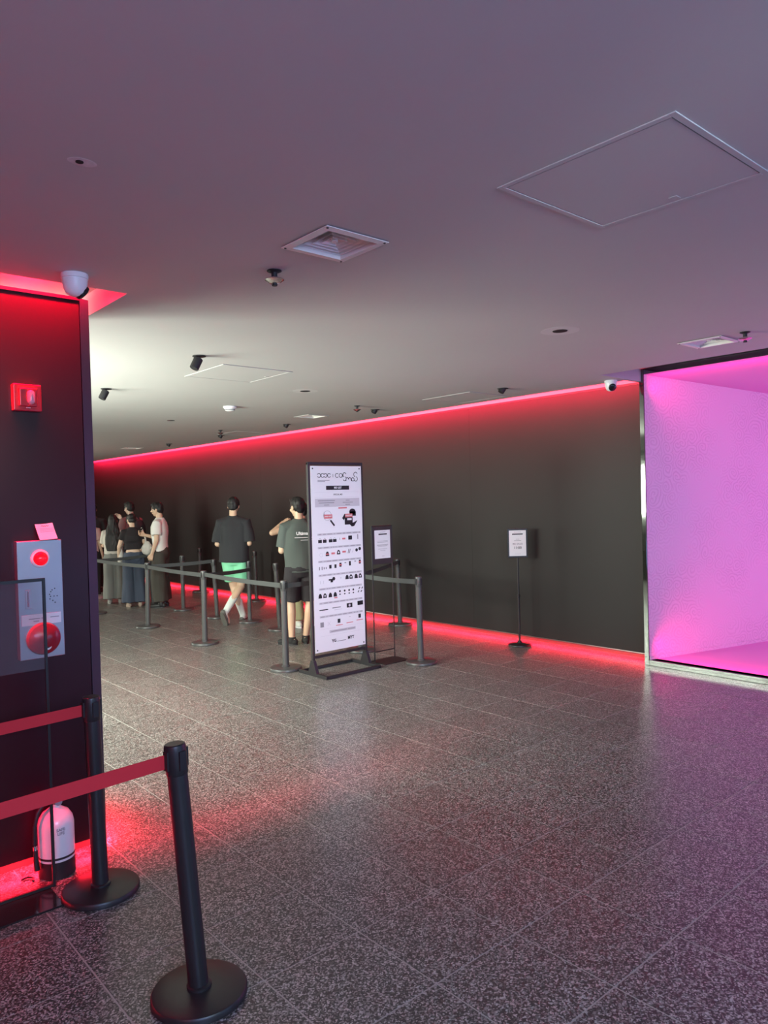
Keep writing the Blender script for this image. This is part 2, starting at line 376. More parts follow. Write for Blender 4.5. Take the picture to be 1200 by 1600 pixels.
# long wall on the right: floating charcoal panels over a recessed plinth
wr = obj('wall_right', bbox(6.94, 7.05, 3.72, 20.5, 0, 2.9), M_PLINTH); struct(wr)
ys = [3.80, 6.24, 8.68, 11.12, 13.56, 16.0, 18.44, 20.3]
for a, b in zip(ys, ys[1:]):
    obj('wall_panel', bbox(WX, WX + 0.05, a + 0.0006, b - 0.0006, 0.056, 2.794), M_WALL, wr)
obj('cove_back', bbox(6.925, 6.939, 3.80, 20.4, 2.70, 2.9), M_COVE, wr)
obj('top_shadow_strip', bbox(WX - 0.003, WX - 0.0003, 3.85, 20.3, 2.776, 2.796), M_BLK2, wr)  # black strip put in as the shadow line at the panels' top lip
obj('edge_strip', bbox(WX - 0.004, WX - 0.0003, 3.80, 20.3, 0.056, 0.064), mat('aluminium_edge', (0.6, 0.5, 0.5), 0.3, 1.0), wr)
# far end and off-frame shell
struct(obj('wall_far', bbox(-6, 7.05, 20.5, 20.6, 0, 2.9), M_WALL))
struct(obj('wall_back', bbox(-6, 10, -4.1, -4, 0, 2.9), M_WHITEWALL))
struct(obj('wall_outer', bbox(-6.1, -6, -4.1, 20.6, 0, 2.9), M_WHITEWALL))
# window wall to the left, behind the pillar
bm = bmesh.new()
for a in (4.45, 9.55): box(bm, 0.24, 0.34, a, a + 0.12, 0, ZC)
box(bm, 0.24, 0.34, 9.67, 20.5, 0, ZC); box(bm, 0.24, 0.34, 4.57, 9.55, 2.5, ZC)
struct(obj('wall_left', bm, M_WHITEWALL))
wd = obj('window_1', bbox(0.26, 0.32, 4.57, 9.55, 0, 0.06), M_GREYP); struct(wd)
for k in range(5):
    y = 4.57 + k * 1.225
    obj('mullion', bbox(0.26, 0.32, y, y + 0.05, 0.06, 2.5), M_GREYP, wd)
for k in range(4):
    y = 4.62 + k * 1.225
    obj('pane', bbox(0.286, 0.292, y, y + 1.175, 0.06, 2.5), M_GLASS, wd)

# pillar wall on the left
pl = struct(obj('wall_pillar', bbox(-6, 1.30, PY + 0.06, 4.45, 0, 2.70), M_PLINTH))
obj('front_panel', bbox(-6, 1.300, PY, PY + 0.04, 0.055, 2.722, 0.002, 1), M_PANEL, pl)
obj('top_shadow_strip', bbox(-6, 1.300, PY - 0.006, PY - 0.0003, 2.708, 2.724), M_BLK2, pl)  # same shadow line put in as a black strip on the pillar panel
bm = bmesh.new()
pts = [(1.303, PY), (1.353, PY + 0.020), (1.353, PY + 0.05), (1.303, PY + 0.05)]
lo = [bm.verts.new((x, y, 0.068)) for x, y in pts]; hi = [bm.verts.new((x, y, 2.722)) for x, y in pts]
bm.faces.new(lo[::-1]); bm.faces.new(hi)
for k in range(4): bm.faces.new((lo[k], lo[(k + 1) % 4], hi[(k + 1) % 4], hi[k]))
obj('corner_strip', bm, M_TRIM, pl)
obj('side_panel', bbox(1.313, 1.353, PY + 0.052, 4.45, 0.068, 2.722), M_PANEL, pl)

# portal: steel frame and pink tunnel
pf = thing('portal', 'mirror steel framed portal into a glowing pink and violet tunnel', 'portal', (PX, 1.7, 0))
YL = 3.774 - 1.7; YR = -0.6 - 1.7; ZT = 2.83; ZB = 0.055
def pbox(n, a, m_=M_STEEL): return obj(n, bbox(*a, 0.003, 1), m_, pf)
pbox('frame_side', (-0.0, 0.22, YL, YL + 0.048, 0, ZT + 0.055)); pbox('frame_side', (0, 0.22, YR - 0.048, YR, 0, ZT + 0.055))
pbox('frame_top', (-0.0, 0.10, YR, YL, ZT, ZT + 0.055)); pbox('frame_sill', (0, 0.10, YR, YL, 0, ZB))
DX = 2.9; dYl = 0.78; zt2 = 2.63
def quad(n, pts, m_):
    bm = bmesh.new(); vs = [bm.verts.new(p) for p in pts]; f = bm.faces.new(vs)
    r = bmesh.ops.extrude_face_region(bm, geom=[f]); nrm = f.normal.copy(); f.normal_update(); nn = f.normal
    bmesh.ops.translate(bm, verts=[v for v in r['geom'] if isinstance(v, bmesh.types.BMVert)], vec=nn * 0.03)
    return obj(n, bm, m_, pf)
e = 0.012
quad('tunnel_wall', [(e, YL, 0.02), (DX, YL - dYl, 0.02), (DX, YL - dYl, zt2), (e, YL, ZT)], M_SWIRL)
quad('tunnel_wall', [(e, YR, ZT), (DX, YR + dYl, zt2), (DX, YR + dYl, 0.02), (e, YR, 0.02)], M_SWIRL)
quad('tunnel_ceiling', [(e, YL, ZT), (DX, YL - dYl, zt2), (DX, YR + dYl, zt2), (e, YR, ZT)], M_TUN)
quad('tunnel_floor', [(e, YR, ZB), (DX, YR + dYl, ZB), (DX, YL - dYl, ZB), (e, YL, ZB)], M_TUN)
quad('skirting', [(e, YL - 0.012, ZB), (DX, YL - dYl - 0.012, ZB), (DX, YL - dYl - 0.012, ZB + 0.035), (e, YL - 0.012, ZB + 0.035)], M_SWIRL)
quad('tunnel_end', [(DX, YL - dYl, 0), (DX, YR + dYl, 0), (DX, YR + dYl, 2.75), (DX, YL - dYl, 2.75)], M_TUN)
struct(obj('wall_portal', bbox(6.68, 6.76, -4, -0.66, 0, 2.9), M_WALL))

# ------------------------------------------------------------------ stanchions
def stanchion(x, y, label, h=0.90, lean=(0, 0), belts=(), pole=M_GREYP, belt=M_BELT, r=0.032, rb=0.162, rot=0.0, group='queue posts', near=False):
    t = thing('belt_stanchion', label, 'stanchion', (x, y, 0), 0, group)
    seg = 48 if near else 32
    bm = bmesh.new(); lathe(bm, [(0, 0.0), (rb - 0.004, 0.0), (rb, 0.004), (rb, 0.020), (rb - 0.004, 0.026), (rb - 0.012, 0.029), (0.05, 0.034), (0, 0.034)], seg)
    obj('base', bm, pole, t, smooth=True)
    L = lambda z: Vector((lean[0] * z / h, lean[1] * z / h, z))
    bm = bmesh.new(); lathe(bm, [(r + 0.008, 0.033), (r + 0.008, 0.042), (r + 0.001, 0.046)], 24); obj('collar', bm, pole, t, smooth=True)
    bm = bmesh.new(); tube(bm, [L(0.034), L(h - 0.105)], r, 28); obj('pole', bm, pole, t, smooth=True)
    bm = bmesh.new(); tube(bm, [L(h - 0.105), L(h - 0.102), L(h - 0.012), L(h - 0.003), L(h)], [r + 0.001, r + 0.003, r + 0.003, r + 0.001, r - 0.003], 28)
    hd = obj('belt_head', bm, pole, t, smooth=True)
    for k in range(4):
        a = rot + k * PI / 2; d = Vector((math.cos(a), math.sin(a), 0)); c = L(h - 0.052) + d * (r + 0.004)
        n_ = Vector((-d.y, d.x, 0)); bm = bmesh.new()
        box(bm, -0.003, 0.004, -0.012, 0.012, -0.032, 0.032)
        bmesh.ops.transform(bm, matrix=Matrix.Translation(c) @ Matrix.Rotation(a, 4, 'Z'), verts=bm.verts)
        obj('belt_slot', bm, M_BLK2, hd)
    for (bx, by, bz) in belts:
        A = L(h - 0.055); B = Vector((bx - x, by - y, bz)); d = (B - A); dh = Vector((d.x, d.y, 0)).normalized()
        A = A + dh * (r - 0.004); B = B - dh * 0.030; n_ = Vector((-dh.y, dh.x, 0)); N = 10
        bm = bmesh.new(); rows = []
        for k in range(N + 1):
            s = k / N; p = A.lerp(B, s); p.z -= 0.010 * math.sin(PI * s)
            rows.append([bm.verts.new(p + n_ * a * 0.0012 + Vector((0, 0, b * 0.0245))) for a, b in ((-1, -1), (1, -1), (1, 1), (-1, 1))])
        for a, b in zip(rows, rows[1:]):
            for k in range(4): bm.faces.new((a[k], a[(k + 1) % 4], b[(k + 1) % 4], b[k]))
        bm.faces.new(rows[0][::-1]); bm.faces.new(rows[-1])
        bo = obj('belt', bm, belt, t)
        if belt is M_REDBELT: bo['label'] = 'red retractable belt'
        bm = bmesh.new(); box(bm, -0.006, 0.012, -0.006, 0.006, -0.027, 0.027)
        bmesh.ops.transform(bm, matrix=Matrix.Translation(B) @ Matrix.Rotation(math.atan2(dh.y, dh.x), 4, 'Z'), verts=bm.verts)
        obj('belt_clip', bm, M_BLK2, bo)
    return t
G1 = 'black posts with red belts in front'; G2 = 'charcoal queue posts with charcoal belts'
bz = 0.842
stanchion(1.153, 2.363, 'large leaning black stanchion nearest the camera, with red belt', 0.878, (-0.045, 0.038), [(-0.75, 2.40, 0.80)], M_BLK, M_REDBELT, 0.0345, 0.163, 0.15, G1, True)
stanchion(1.158, 3.298, 'black stanchion with red belt standing against the black pillar, right of the white extinguisher', 0.866, (-0.012, 0.01), [(-0.8, 3.30, 0.80)], M_BLK, M_REDBELT, 0.0345, 0.163, 0.1, G1, True)
m1 = (4.129, 6.311); m2 = (4.217, 8.198); m3 = (4.254, 9.931); hd_ = (4.235, 11.85); h1 = (5.216, 6.447); r1 = (5.244, 5.506); r2 = (6.655, 7.37)
s432 = (5.366, 8.312); s388 = (5.428, 9.178); s337 = (5.319, 9.923); s285 = (5.344, 11.081); sl = (5.279, 12.07); s398 = (6.66, 11.02); s311 = (6.66, 13.05)
B = lambda p: (p[0], p[1], bz)
stanchion(*m1, 'charcoal stanchion standing just left of the tall white banner', 0.90, (0, 0), [B(m2), B(h1)], group=G2)
stanchion(*m2, 'charcoal stanchion in front of the green-shorts man, to his left', 0.885, (0.01, 0), [B(m3), (5.42, 9.12, 0.75)], group=G2)
stanchion(*m3, 'front-row charcoal stanchion in front of the woman in blue jeans', 0.897, (0.02, 0), [B(hd_), B(s337)], group=G2)
stanchion(*hd_, 'charcoal stanchion mostly hidden behind the black pillar edge', 0.89, (0, 0), [B(sl)], group=G2)
stanchion(*h1, 'charcoal stanchion whose base shows behind the foot of the white banner', 0.90, (0, 0), [B(r2)], group=G2)
stanchion(*r1, 'charcoal stanchion right of the banner, ending the front belt', 0.89, (-0.01, 0), [B(h1)], group=G2)
stanchion(*r2, 'charcoal stanchion close to the dark wall, right of the small notice stand', 0.885, (-0.02, 0.01), [], group=G2)
stanchion(*s432, 'charcoal stanchion beside the man in the grey-green T-shirt, on his left', 0.885, (-0.03, 0.02), [], group=G2)
stanchion(*s388, 'charcoal stanchion touching the right side of the green shorts', 0.87, (0, 0), [], group=G2)
stanchion(*s337, 'charcoal stanchion seen left of the green-shorts man, behind the front belt', 0.865, (-0.03, 0.02), [], group=G2)
stanchion(*s285, 'charcoal stanchion in the gap right of the man in the white T-shirt', 0.872, (0, 0), [], group=G2)
stanchion(*sl, 'leaning charcoal stanchion before the trousers of the man in the white T-shirt', 0.86, (-0.04, 0.02), [], group=G2)
stanchion(*s398, 'charcoal stanchion at the foot of the dark wall, just right of the green-shorts man', 0.86, (-0.02, 0), [], group=G2)
stanchion(*s311, 'farthest charcoal stanchion, against the dark wall between white T-shirt and black shirt men', 0.846, (0, 0), [], group=G2)

# ------------------------------------------------------------------ banner stand
bs = thing('banner_stand', 'tall white merchandise list banner on black steel frame stand', 'sign', (4.483, 5.87, 0))
XL, XR = -0.328, 0.328
def bb(n, *a, m_=M_BLK, p=None, bev=0.003): return obj(n, bbox(*a, bev, 1), m_, p or bs)
for x in (XL, XR):
    bb('post', x - 0.012, x + 0.012, -0.016, 0.016, 0.02, 2.065)
    bb('foot_bar', x - 0.014, x + 0.014, -0.225, 0.235, 0.0, 0.032)
    bm = bmesh.new(); q = [(-0.07, 0.03), (0.07, 0.03), (0.022, 0.15), (-0.022, 0.15)]
    a = [bm.verts.new((x - 0.016, y, z)) for y, z in q]; b = [bm.verts.new((x + 0.016, y, z)) for y, z in q]
    bm.faces.new(a); bm.faces.new(b[::-1])
    for k in range(4): bm.faces.new((a[k], a[(k + 1) % 4], b[(k + 1) % 4], b[k]))
    obj('gusset', bm, M_BLK, bs)
bb('top_bar', XL - 0.012, XR + 0.012, -0.014, 0.014, 2.04, 2.068); bb('lower_bar', XL, XR, -0.012, 0.012, 0.165, 0.190)
bb('base_bar', XL, XR, -0.225, -0.197, 0.0, 0.030); bb('base_bar', XL, XR, 0.205, 0.233, 0.0, 0.030)
SW, SH = 0.628, 1.812; ST = 2.030
bm = bmesh.new(); N1, N2 = 8, 24; gr = [[None] * (N2 + 1) for _ in range(N1 + 1)]
for i in range(N1 + 1):
    for j in range(N2 + 1):
        s, t_ = i / N1, j / N2; edge = min(s, 1 - s, t_, 1 - t_)
        gr[i][j] = bm.verts.new((-SW / 2 + SW * s, -0.020, ST - SH * t_))
for i in range(N1):
    for j in range(N2): bm.faces.new((gr[i][j], gr[i + 1][j], gr[i + 1][j + 1], gr[i][j + 1]))
g = bmesh.ops.extrude_face_region(bm, geom=bm.faces[:]); bmesh.ops.translate(bm, verts=[v for v in g['geom'] if isinstance(v, bmesh.types.BMVert)], vec=(0, 0.003, 0))
sheet = obj('banner_sheet', bm, M_SHEET, bs)
for x in (-1, 1):
    for z in (ST - 0.025, ST - SH + 0.025):
        bm = bmesh.new(); lathe(bm, [(0, 0), (0.007, 0), (0.007, 0.003), (0, 0.003)], 12, Matrix.Translation((x * (SW / 2 - 0.025), -0.0205, z)) @ Matrix.Rotation(PI / 2, 4, 'X'))
        obj('eyelet', bm, M_BLK2, sheet)
        bm = bmesh.new(); tube(bm, [(x * (SW / 2 - 0.025), -0.018, z), (x * (SW / 2 + 0.012), -0.017, z + (0.02 if z > 1 else -0.02))], 0.0025, 6); obj('cable_tie', bm, M_BLK2, sheet)
P = Prints((-SW / 2, -0.0203, ST), (1, 0, 0), (0, 0, -1), (0, -1, 0))
U = lambda f: f * SW
V = lambda f: f * SH
wdk = 0.0065
# curly word-mark
def curl_x(cu, cv, w, h):
    r = w / 2 * 0.5; e = h / 2 / r / 1.0
    P.arc('k', cu - r * 1.15, cv, r, -150, 90 - 15, wdk, e * 0.95); P.arc('k', cu - r * 1.15, cv, r, 60, 150, wdk, e * 0.95)
    P.arc('k', cu + r * 1.15, cv, r, 30, 330, wdk, e * 0.95)
cy = V(0.051); hh = 0.040
curl_x(U(0.195), cy, U(0.12), hh); curl_x(U(0.32), cy, U(0.12), hh)
P.rect('k', U(0.425), U(0.432), V(0.043), V(0.061))
P.arc('k', U(0.51), cy, 0.020, 40, 320, wdk, 1.0); P.arc('k', U(0.585), cy, 0.020, 0, 360, wdk, 1.0)
P.stroke('k', [(U(0.615), cy + 0.016), (U(0.635), cy - 0.012)], wdk)
def ess(cu, cv, h):
    r = h / 4; P.arc('k', cu, cv - r, r * 1.05, -20, -250, wdk); P.arc('k', cu, cv + r, r * 1.05, -70, 150, wdk)
ess(U(0.66), V(0.058), 0.078); ess(U(0.885), V(0.058), 0.088)
cy2 = V(0.073)
P.arc('k', U(0.715), cy2, 0.016, 180, 360, wdk, 1.1); P.arc('k', U(0.765), cy2, 0.016, 180, 360, wdk, 1.1); P.stroke('k', [(U(0.69), cy2 + 0.014), (U(0.69), cy2)], wdk); P.stroke('k', [(U(0.79), cy2), (U(0.80), cy2 + 0.016)], wdk)
P.arc('k', U(0.828), cy2, 0.017, 0, 360, wdk, 1.0)
P.rect('g', U(0.13), U(0.36), V(0.0755), V(0.0785)); P.rect('g', U(0.13), U(0.275), V(0.083), V(0.086))
P.rect('k', U(0.29), U(0.745), V(0.107), V(0.129)); P.text('w', 'MD LIST', U(0.52), V(0.118), 0.026, bold=0.0012, lift=0.0012)
P.rect('l', U(0.07), U(0.95), V(0.1405), V(0.1413)); P.text('k', 'SPECIAL MD', U(0.52), V(0.155), 0.021, bold=0.0004)
P.rect('l', U(0.07), U(0.95), V(0.1685), V(0.1693)); P.rect('l', U(0.07), U(0.95), V(0.176), V(0.221))
for cu, ws in ((0.29, (0.33, 0.30, 0.10)), (0.71, (0.08, 0.20, 0.10))):
    for k, q in enumerate(ws): P.rect('g', U(cu - q / 2), U(cu + q / 2), V(0.1855 + 0.0115 * k), V(0.1895 + 0.0115 * k), 0.0012)
P.rect('r', U(0.52), U(0.69), V(0.225), V(0.2325))
# light stick and outfit pictures
P.arc('g', U(0.30), V(0.268), 0.048, 0, 360, 0.003); P.poly('g', [(U(0.235), V(0.245)), (U(0.25), V(0.272)), (U(0.225), V(0.272))]); P.rect('r', U(0.235), U(0.395), V(0.262), V(0.284), 0.0012)
P.text('w', 'SOLD OUT', U(0.315), V(0.273), 0.017, bold=0.0008, lift=0.0016)
P.stroke('k', [(U(0.36), V(0.295)), (U(0.43), V(0.323))], 0.018)
P.disc('k', U(0.80), V(0.252), 0.040, e=0.8); P.rect('k', U(0.74), U(0.87), V(0.250), V(0.275)); P.rect('k', U(0.64), U(0.80), V(0.262), V(0.322)); P.poly('k', [(U(0.64), V(0.262)), (U(0.59), V(0.285)), (U(0.62), V(0.297)), (U(0.66), V(0.28))])
P.poly('k', [(U(0.74), V(0.322)), (U(0.90), V(0.300)), (U(0.83), V(0.332)), (U(0.78), V(0.334))])
P.rect('r', U(0.65), U(0.80), V(0.262), V(0.282), 0.0012); P.text('w', 'SOLD OUT', U(0.725), V(0.272), 0.017, bold=0.0008, lift=0.0016); P.rect('w', U(0.69), U(0.78), V(0.287), V(0.298), 0.0012)
# seven rows of goods
rngb = random.Random(3)
for v in (0.368, 0.440, 0.514, 0.588, 0.662, 0.738, 0.811):
    P.rect('l', U(0.10), U(0.955), V(v - 0.0055), V(v + 0.0055), 0.0004)
    u = 0.12
    while u < 0.93:
        l = rngb.choice((0.02, 0.05, 0.07, 0.09)); P.rect('m', U(u), U(min(u + l, 0.95)), V(v - 0.0022), V(v + 0.0022), 0.0011); u += l + rngb.uniform(0.02, 0.05)
def sq(u, v, w=0.042, h=0.036, k='k'): P.rect(k, U(u) - w / 2, U(u) + w / 2, V(v) - h / 2, V(v) + h / 2)
def bag(u, v):
    sq(u, v, 0.044, 0.030); P.arc('g', U(u), V(v) - 0.015, 0.011, 180, 360, 0.003, 1.3, 8)
def hood(u, v, k='k', k2=None):
    a, b = U(u), V(v); P.poly(k, [(a - 0.022, b + 0.022), (a - 0.019, b - 0.004), (a - 0.008, b - 0.022), (a + 0.008, b - 0.022), (a + 0.019, b - 0.004), (a + 0.022, b + 0.022)])
    if k2: P.disc(k2, a, b + 0.002, 0.009, 0.0012)
def red(u, v, w=0.046, h=0.012): P.rect('r', U(u) - w / 2, U(u) + w / 2, V(v) - h / 2, V(v) + h / 2, 0.0013)
for u in (0.145, 0.235, 0.35, 0.43): bag(u, 0.405)
sq(0.53, 0.398, 0.006, 0.022, 'g'); red(0.61, 0.398, 0.04, 0.016); sq(0.74, 0.395, 0.048, 0.040); sq(0.735, 0.395, 0.02, 0.006, 'l'); sq(0.895, 0.392, 0.013, 0.048, 'g')
P.arc('l', U(0.16), V(0.478), 0.018, 0, 360, 0.002); hood(0.28, 0.474, 'k'); red(0.28, 0.476, 0.036); red(0.39, 0.474, 0.044, 0.018); hood(0.50, 0.470, 'k', 'w'); red(0.61, 0.470, 0.044, 0.018)
for q in (0.69, 0.72): P.stroke('k', [(U(q), V(0.480)), (U(q + 0.015), V(0.458))], 0.006)
P.stroke('l', [(U(0.77), V(0.478)), (U(0.80), V(0.462))], 0.004); P.disc('k', U(0.865), V(0.466), 0.017); P.disc('k', U(0.93), V(0.460), 0.017)
for q in (0.12, 0.17, 0.21, 0.25): sq(q, 0.550, 0.012, 0.032 if q < 0.2 else 0.02, 'g')
sq(0.33, 0.545, 0.028, 0.036); sq(0.43, 0.545, 0.026, 0.036); sq(0.53, 0.540, 0.026, 0.040); red(0.53, 0.540, 0.034); sq(0.63, 0.531, 0.022, 0.006); sq(0.72, 0.537, 0.024, 0.044); sq(0.83, 0.528, 0.022, 0.006); sq(0.925, 0.533, 0.026, 0.040); red(0.925, 0.534, 0.030, 0.016)
sq(0.13, 0.625, 0.004, 0.030, 'l'); sq(0.19, 0.625, 0.004, 0.030, 'l'); sq(0.35, 0.622, 0.030, 0.030); P.disc('k', U(0.39), V(0.612), 0.018); sq(0.33, 0.616, 0.050, 0.014); sq(0.53, 0.612, 0.014, 0.004, 'g')
for q, k2 in ((0.655, None), (0.735, 'w'), (0.84, None), (0.925, 'w')): hood(q, 0.611, 'k', k2)
for q, k2 in ((0.12, None), (0.21, 'w'), (0.315, None), (0.41, None)): hood(q, 0.698, 'k', k2)
red(0.42, 0.716, 0.04, 0.012)
for q in (0.505, 0.60, 0.69, 0.775):
    P.disc('k', U(q), V(0.684), 0.011); P.disc('k', U(q), V(0.701), 0.010, e=0.7)
for q, vv in ((0.87, 0.698), (0.93, 0.698), (0.89, 0.680), (0.95, 0.680)): P.stroke('k', [(U(q), V(vv + 0.004)), (U(q + 0.02), V(vv - 0.004))], 0.010)
sq(0.18, 0.774, 0.105, 0.010); sq(0.43, 0.770, 0.105, 0.010, 'g'); sq(0.46, 0.782, 0.10, 0.004, 'l'); sq(0.69, 0.768, 0.072, 0.044); P.disc('l', U(0.69), V(0.768), 0.013, 0.0012); sq(0.91, 0.763, 0.072, 0.042); sq(0.91, 0.763, 0.05, 0.006, 'g')
sq(0.14, 0.853, 0.042, 0.048, 'g'); P.stroke('l', [(U(0.25), V(0.842)), (U(0.30), V(0.862))], 0.003); P.stroke('l', [(U(0.30), V(0.842)), (U(0.25), V(0.862))], 0.003)
sq(0.47, 0.845, 0.034, 0.040); sq(0.69, 0.832, 0.018, 0.004, 'g')
sq(0.89, 0.835, 0.032, 0.040)
for q, vv in ((0.475, 0.868), (0.685, 0.863), (0.89, 0.857)): red(q, vv, 0.085, 0.007)
P.rect('l', U(0.10), U(0.95), V(0.878), V(0.8787)); P.rect('l', U(0.10), U(0.95), V(0.915), V(0.9157)); P.rect('l', U(0.28), U(0.80), V(0.889), V(0.904)); P.rect('g', U(0.31), U(0.62), V(0.8945), V(0.8985), 0.0012); P.rect('g', U(0.64), U(0.78), V(0.8945), V(0.8985), 0.0012)
P.text('k', 'YG', U(0.365), V(0.949), 0.040, bold=0.0014); P.rect('g', U(0.42), U(0.60), V(0.953), V(0.9565)); P.text('k', 'MYT', U(0.70), V(0.946), 0.040, bold=0.002)
P.build(sheet, dict(m=mat('mid_grey_ink', (0.36, 0.33, 0.37), 0.6), k=M_INK, g=M_INKG, l=M_INKL, r=M_INKR, w=M_PAPER), dict(m='caption_print', k='black_print', g='grey_print', l='pale_print', r='red_print', w='white_print'))

# ------------------------------------------------------------------ small notice stand behind the banner
ns = thing('notice_stand', 'thin black notice stand on a flat plate, just right of the tall banner', 'sign', (5.0, 5.90, 0))
NL, NR = -0.042, 0.235
obj('base_plate', bbox(-0.075, 0.27, -0.20, 0.05, 0, 0.008, 0.002, 1), M_BLK, ns)
for x in (NL, NR): bm = bmesh.new(); tube(bm, [(x, 0, 0.008), (x, 0, 1.413)], 0.007, 10); obj('post', bm, M_BLK, ns, smooth=True)
for z in (0.10, 1.410): bm = bmesh.new(); tube(bm, [(NL, 0, z), (NR, 0, z)], 0.006, 10); obj('cross_bar', bm, M_BLK, ns, smooth=True)
bd = obj('notice_board', bbox(NL + 0.006, NR - 0.006, -0.004, 0.004, 1.012, 1.402, 0.001, 1), M_BOARD, ns)
pp = obj('notice_sheet', bbox(NL + 0.034, NR - 0.028, -0.0055, -0.0042, 1.070, 1.366), M_PAPER, bd)
P = Prints((NL + 0.034, -0.0056, 1.366), (1, 0, 0), (0, 0, -1), (0, -1, 0)); Wn = NR - NL - 0.062
P.rect('g', 0.35 * Wn, 0.70 * Wn, 0.018, 0.022); P.rect('k', 0.26 * Wn, 0.80 * Wn, 0.036, 0.049)
for v, a, b in ((0.112, .16, .84), (0.125, .16, .84), (0.150, .14, .86), (0.158, .14, .86), (0.166, .2, .8), (0.195, .2, .8), (0.210, .34, .68), (0.27, .45, .6)): P.rect('g', a * Wn, b * Wn, v, v + 0.003)
P.build(bd, dict(k=M_INK, g=M_INKG), dict(k='black_print', g='grey_print'))

# ------------------------------------------------------------------ time sign near the wall
ang = math.atan2(0.657, -(-0.754)) * -1
ss = thing('sign_stand', 'single-pole black sign stand showing 11:00 in front of the dark wall', 'sign', (6.62, 5.33, 0), math.atan2(-0.657, 0.754))
bm = bmesh.new(); lathe(bm, [(0, 0), (0.128, 0), (0.13, 0.004), (0.128, 0.014), (0.10, 0.022), (0.03, 0.030), (0.02, 0.05), (0, 0.05)], 36); obj('base', bm, M_BLK, ss, smooth=True)
bm = bmesh.new(); tube(bm, [(0, 0, 0.03), (0, 0, 0.55)], 0.0125, 16); obj('pole', bm, M_BLK, ss, smooth=True)
bm = bmesh.new(); tube(bm, [(0, 0, 0.55), (0, 0, 1.02)], 0.0100, 16); obj('pole', bm, M_BLK, ss, smooth=True)
bm = bmesh.new(); lathe(bm, [(0.0125, 0.535), (0.017, 0.54), (0.017, 0.57), (0.0125, 0.575)], 16); obj('pole_joint', bm, M_BLK2, ss, smooth=True)
fr = obj('sign_frame', bbox(-0.113, 0.113, -0.012, 0.012, 0.990, 1.318, 0.003, 1), M_BLK, ss)
obj('sign_sheet', bbox(-0.095, 0.095, -0.0145, -0.0122, 1.010, 1.298), M_PAPER, fr)
P = Prints((-0.095, -0.0147, 1.298), (1, 0, 0), (0, 0, -1), (0, -1, 0))
P.rect('g', .055, .135, .016, .019); P.rect('k', .035, .155, .036, .048)
P.rect('g', .075, .115, .096, .100); P.rect('g', .055, .135, .113, .117); P.text('g', 'MD SALES', .095, .152, .026, bold=0.0003); P.text('k', '11:00', .095, .196, .040, bold=0.0006)
P.rect('l', .06, .13, .262, .265)
P.build(fr, dict(k=M_INK, g=M_INKG, l=M_INKL), dict(k='black_print', g='grey_print', l='pale_print'))

# ------------------------------------------------------------------ clear menu stand at the left edge
cs = thing('clear_sign_stand', 'black framed clear acrylic sign stand at the left edge, before the alarm plate', 'sign', (0.87, 3.40, 0))
obj('base_plate', bbox(-0.18, 0.132, -0.11, 0.085, 0, 0.008, 0.002, 1), mat('glossy_black_plate', (0.018, 0.016, 0.018), 0.12), cs)
for x in (-0.145, 0.145): obj('post', bbox(x - 0.006, x + 0.006, 0.068, 0.080, 0.008, 1.388, 0.001, 1), M_BLK, cs)
obj('top_bar', bbox(-0.139, 0.139, 0.068, 0.080, 1.374, 1.388), M_BLK, cs); obj('cross_bar', bbox(-0.139, 0.139, 0.068, 0.080, 0.010, 0.022), M_BLK, cs)
obj('clear_panel', bbox(-0.139, 0.139, 0.072, 0.076, 0.985, 1.374), M_ACRYL, cs)

# ------------------------------------------------------------------ alarm plate, siren, note, extinguisher
ap = thing('fire_alarm_panel', 'brushed steel fire alarm plate with red lamp and bell on black pillar', 'alarm panel', (0.964, PY, 0.994))
plate = obj('plate', bbox(0, 0.200, -0.045, -0.0005, 0, 0.552, 0.002, 1), M_BSTEEL, ap)
RX = Matrix.Rotation(PI / 2, 4, 'X')
bm = bmesh.new(); lathe(bm, [(0.028, 0), (0.043, 0), (0.041, 0.006), (0.034, 0.009), (0.031, 0.006)], 36, Matrix.Translation((0.102, -0.045, 0.467)) @ RX); obj('lamp_ring', bm, M_WHT, ap, smooth=True)
bm = bmesh.new(); lathe(bm, [(0.033, 0.0), (0.032, 0.012), (0.026, 0.024), (0.015, 0.031), (0, 0.034)], 36, Matrix.Translation((0.102, -0.047, 0.467)) @ RX); obj('lamp_lens', bm, M_REDLENS, ap, smooth=True)
bm = bmesh.new(); lathe(bm, [(0.076, 0), (0.076, 0.010), (0.070, 0.024), (0.050, 0.036), (0.018, 0.041), (0, 0.042)], 40, Matrix.Translation((0.104, -0.045, 0.092)) @ RX); bell = obj('bell', bm, mat('dark_red_enamel', (0.30, 0.012, 0.024), 0.22), ap, smooth=True)
bm = bmesh.new(); lathe(bm, [(0.017, 0), (0.017, 0.003), (0, 0.003)], 24, Matrix.Translation((0.112, -0.079, 0.058)) @ RX); obj('bell_badge', bm, M_WHT, bell)
P = Prints((0.095, -0.0828, 0.075), (1, 0, 0), (0, 0, -1), (0, -1, 0))
P.rect('k', .011, .024, .008, .014); P.rect('k', .013, .022, .018, .025); P.build(bell, dict(k=M_INK), dict(k='badge_print'))
holes = bmesh.new()
for du, dv in ((0.0, 0.03), (0.012, 0.036), (-0.006, 0.022), (-0.012, 0.01), (-0.008, 0.0), (0.008, 0.0), (0.022, 0.0), (-0.011, -0.012), (0.002, -0.02), (0.012, -0.03)):
    lathe(holes, [(0.0028, 0), (0.0028, 0.0008), (0, 0.0008)], 8, Matrix.Translation((0.150 + du, -0.0451, 0.285 + dv)) @ RX)
obj('speaker_holes', holes, M_DARK, ap)
jk = obj('handset_socket', bbox(0.030, 0.056, -0.047, -0.044, 0.238, 0.325, 0.001, 1), M_BSTEEL, ap)
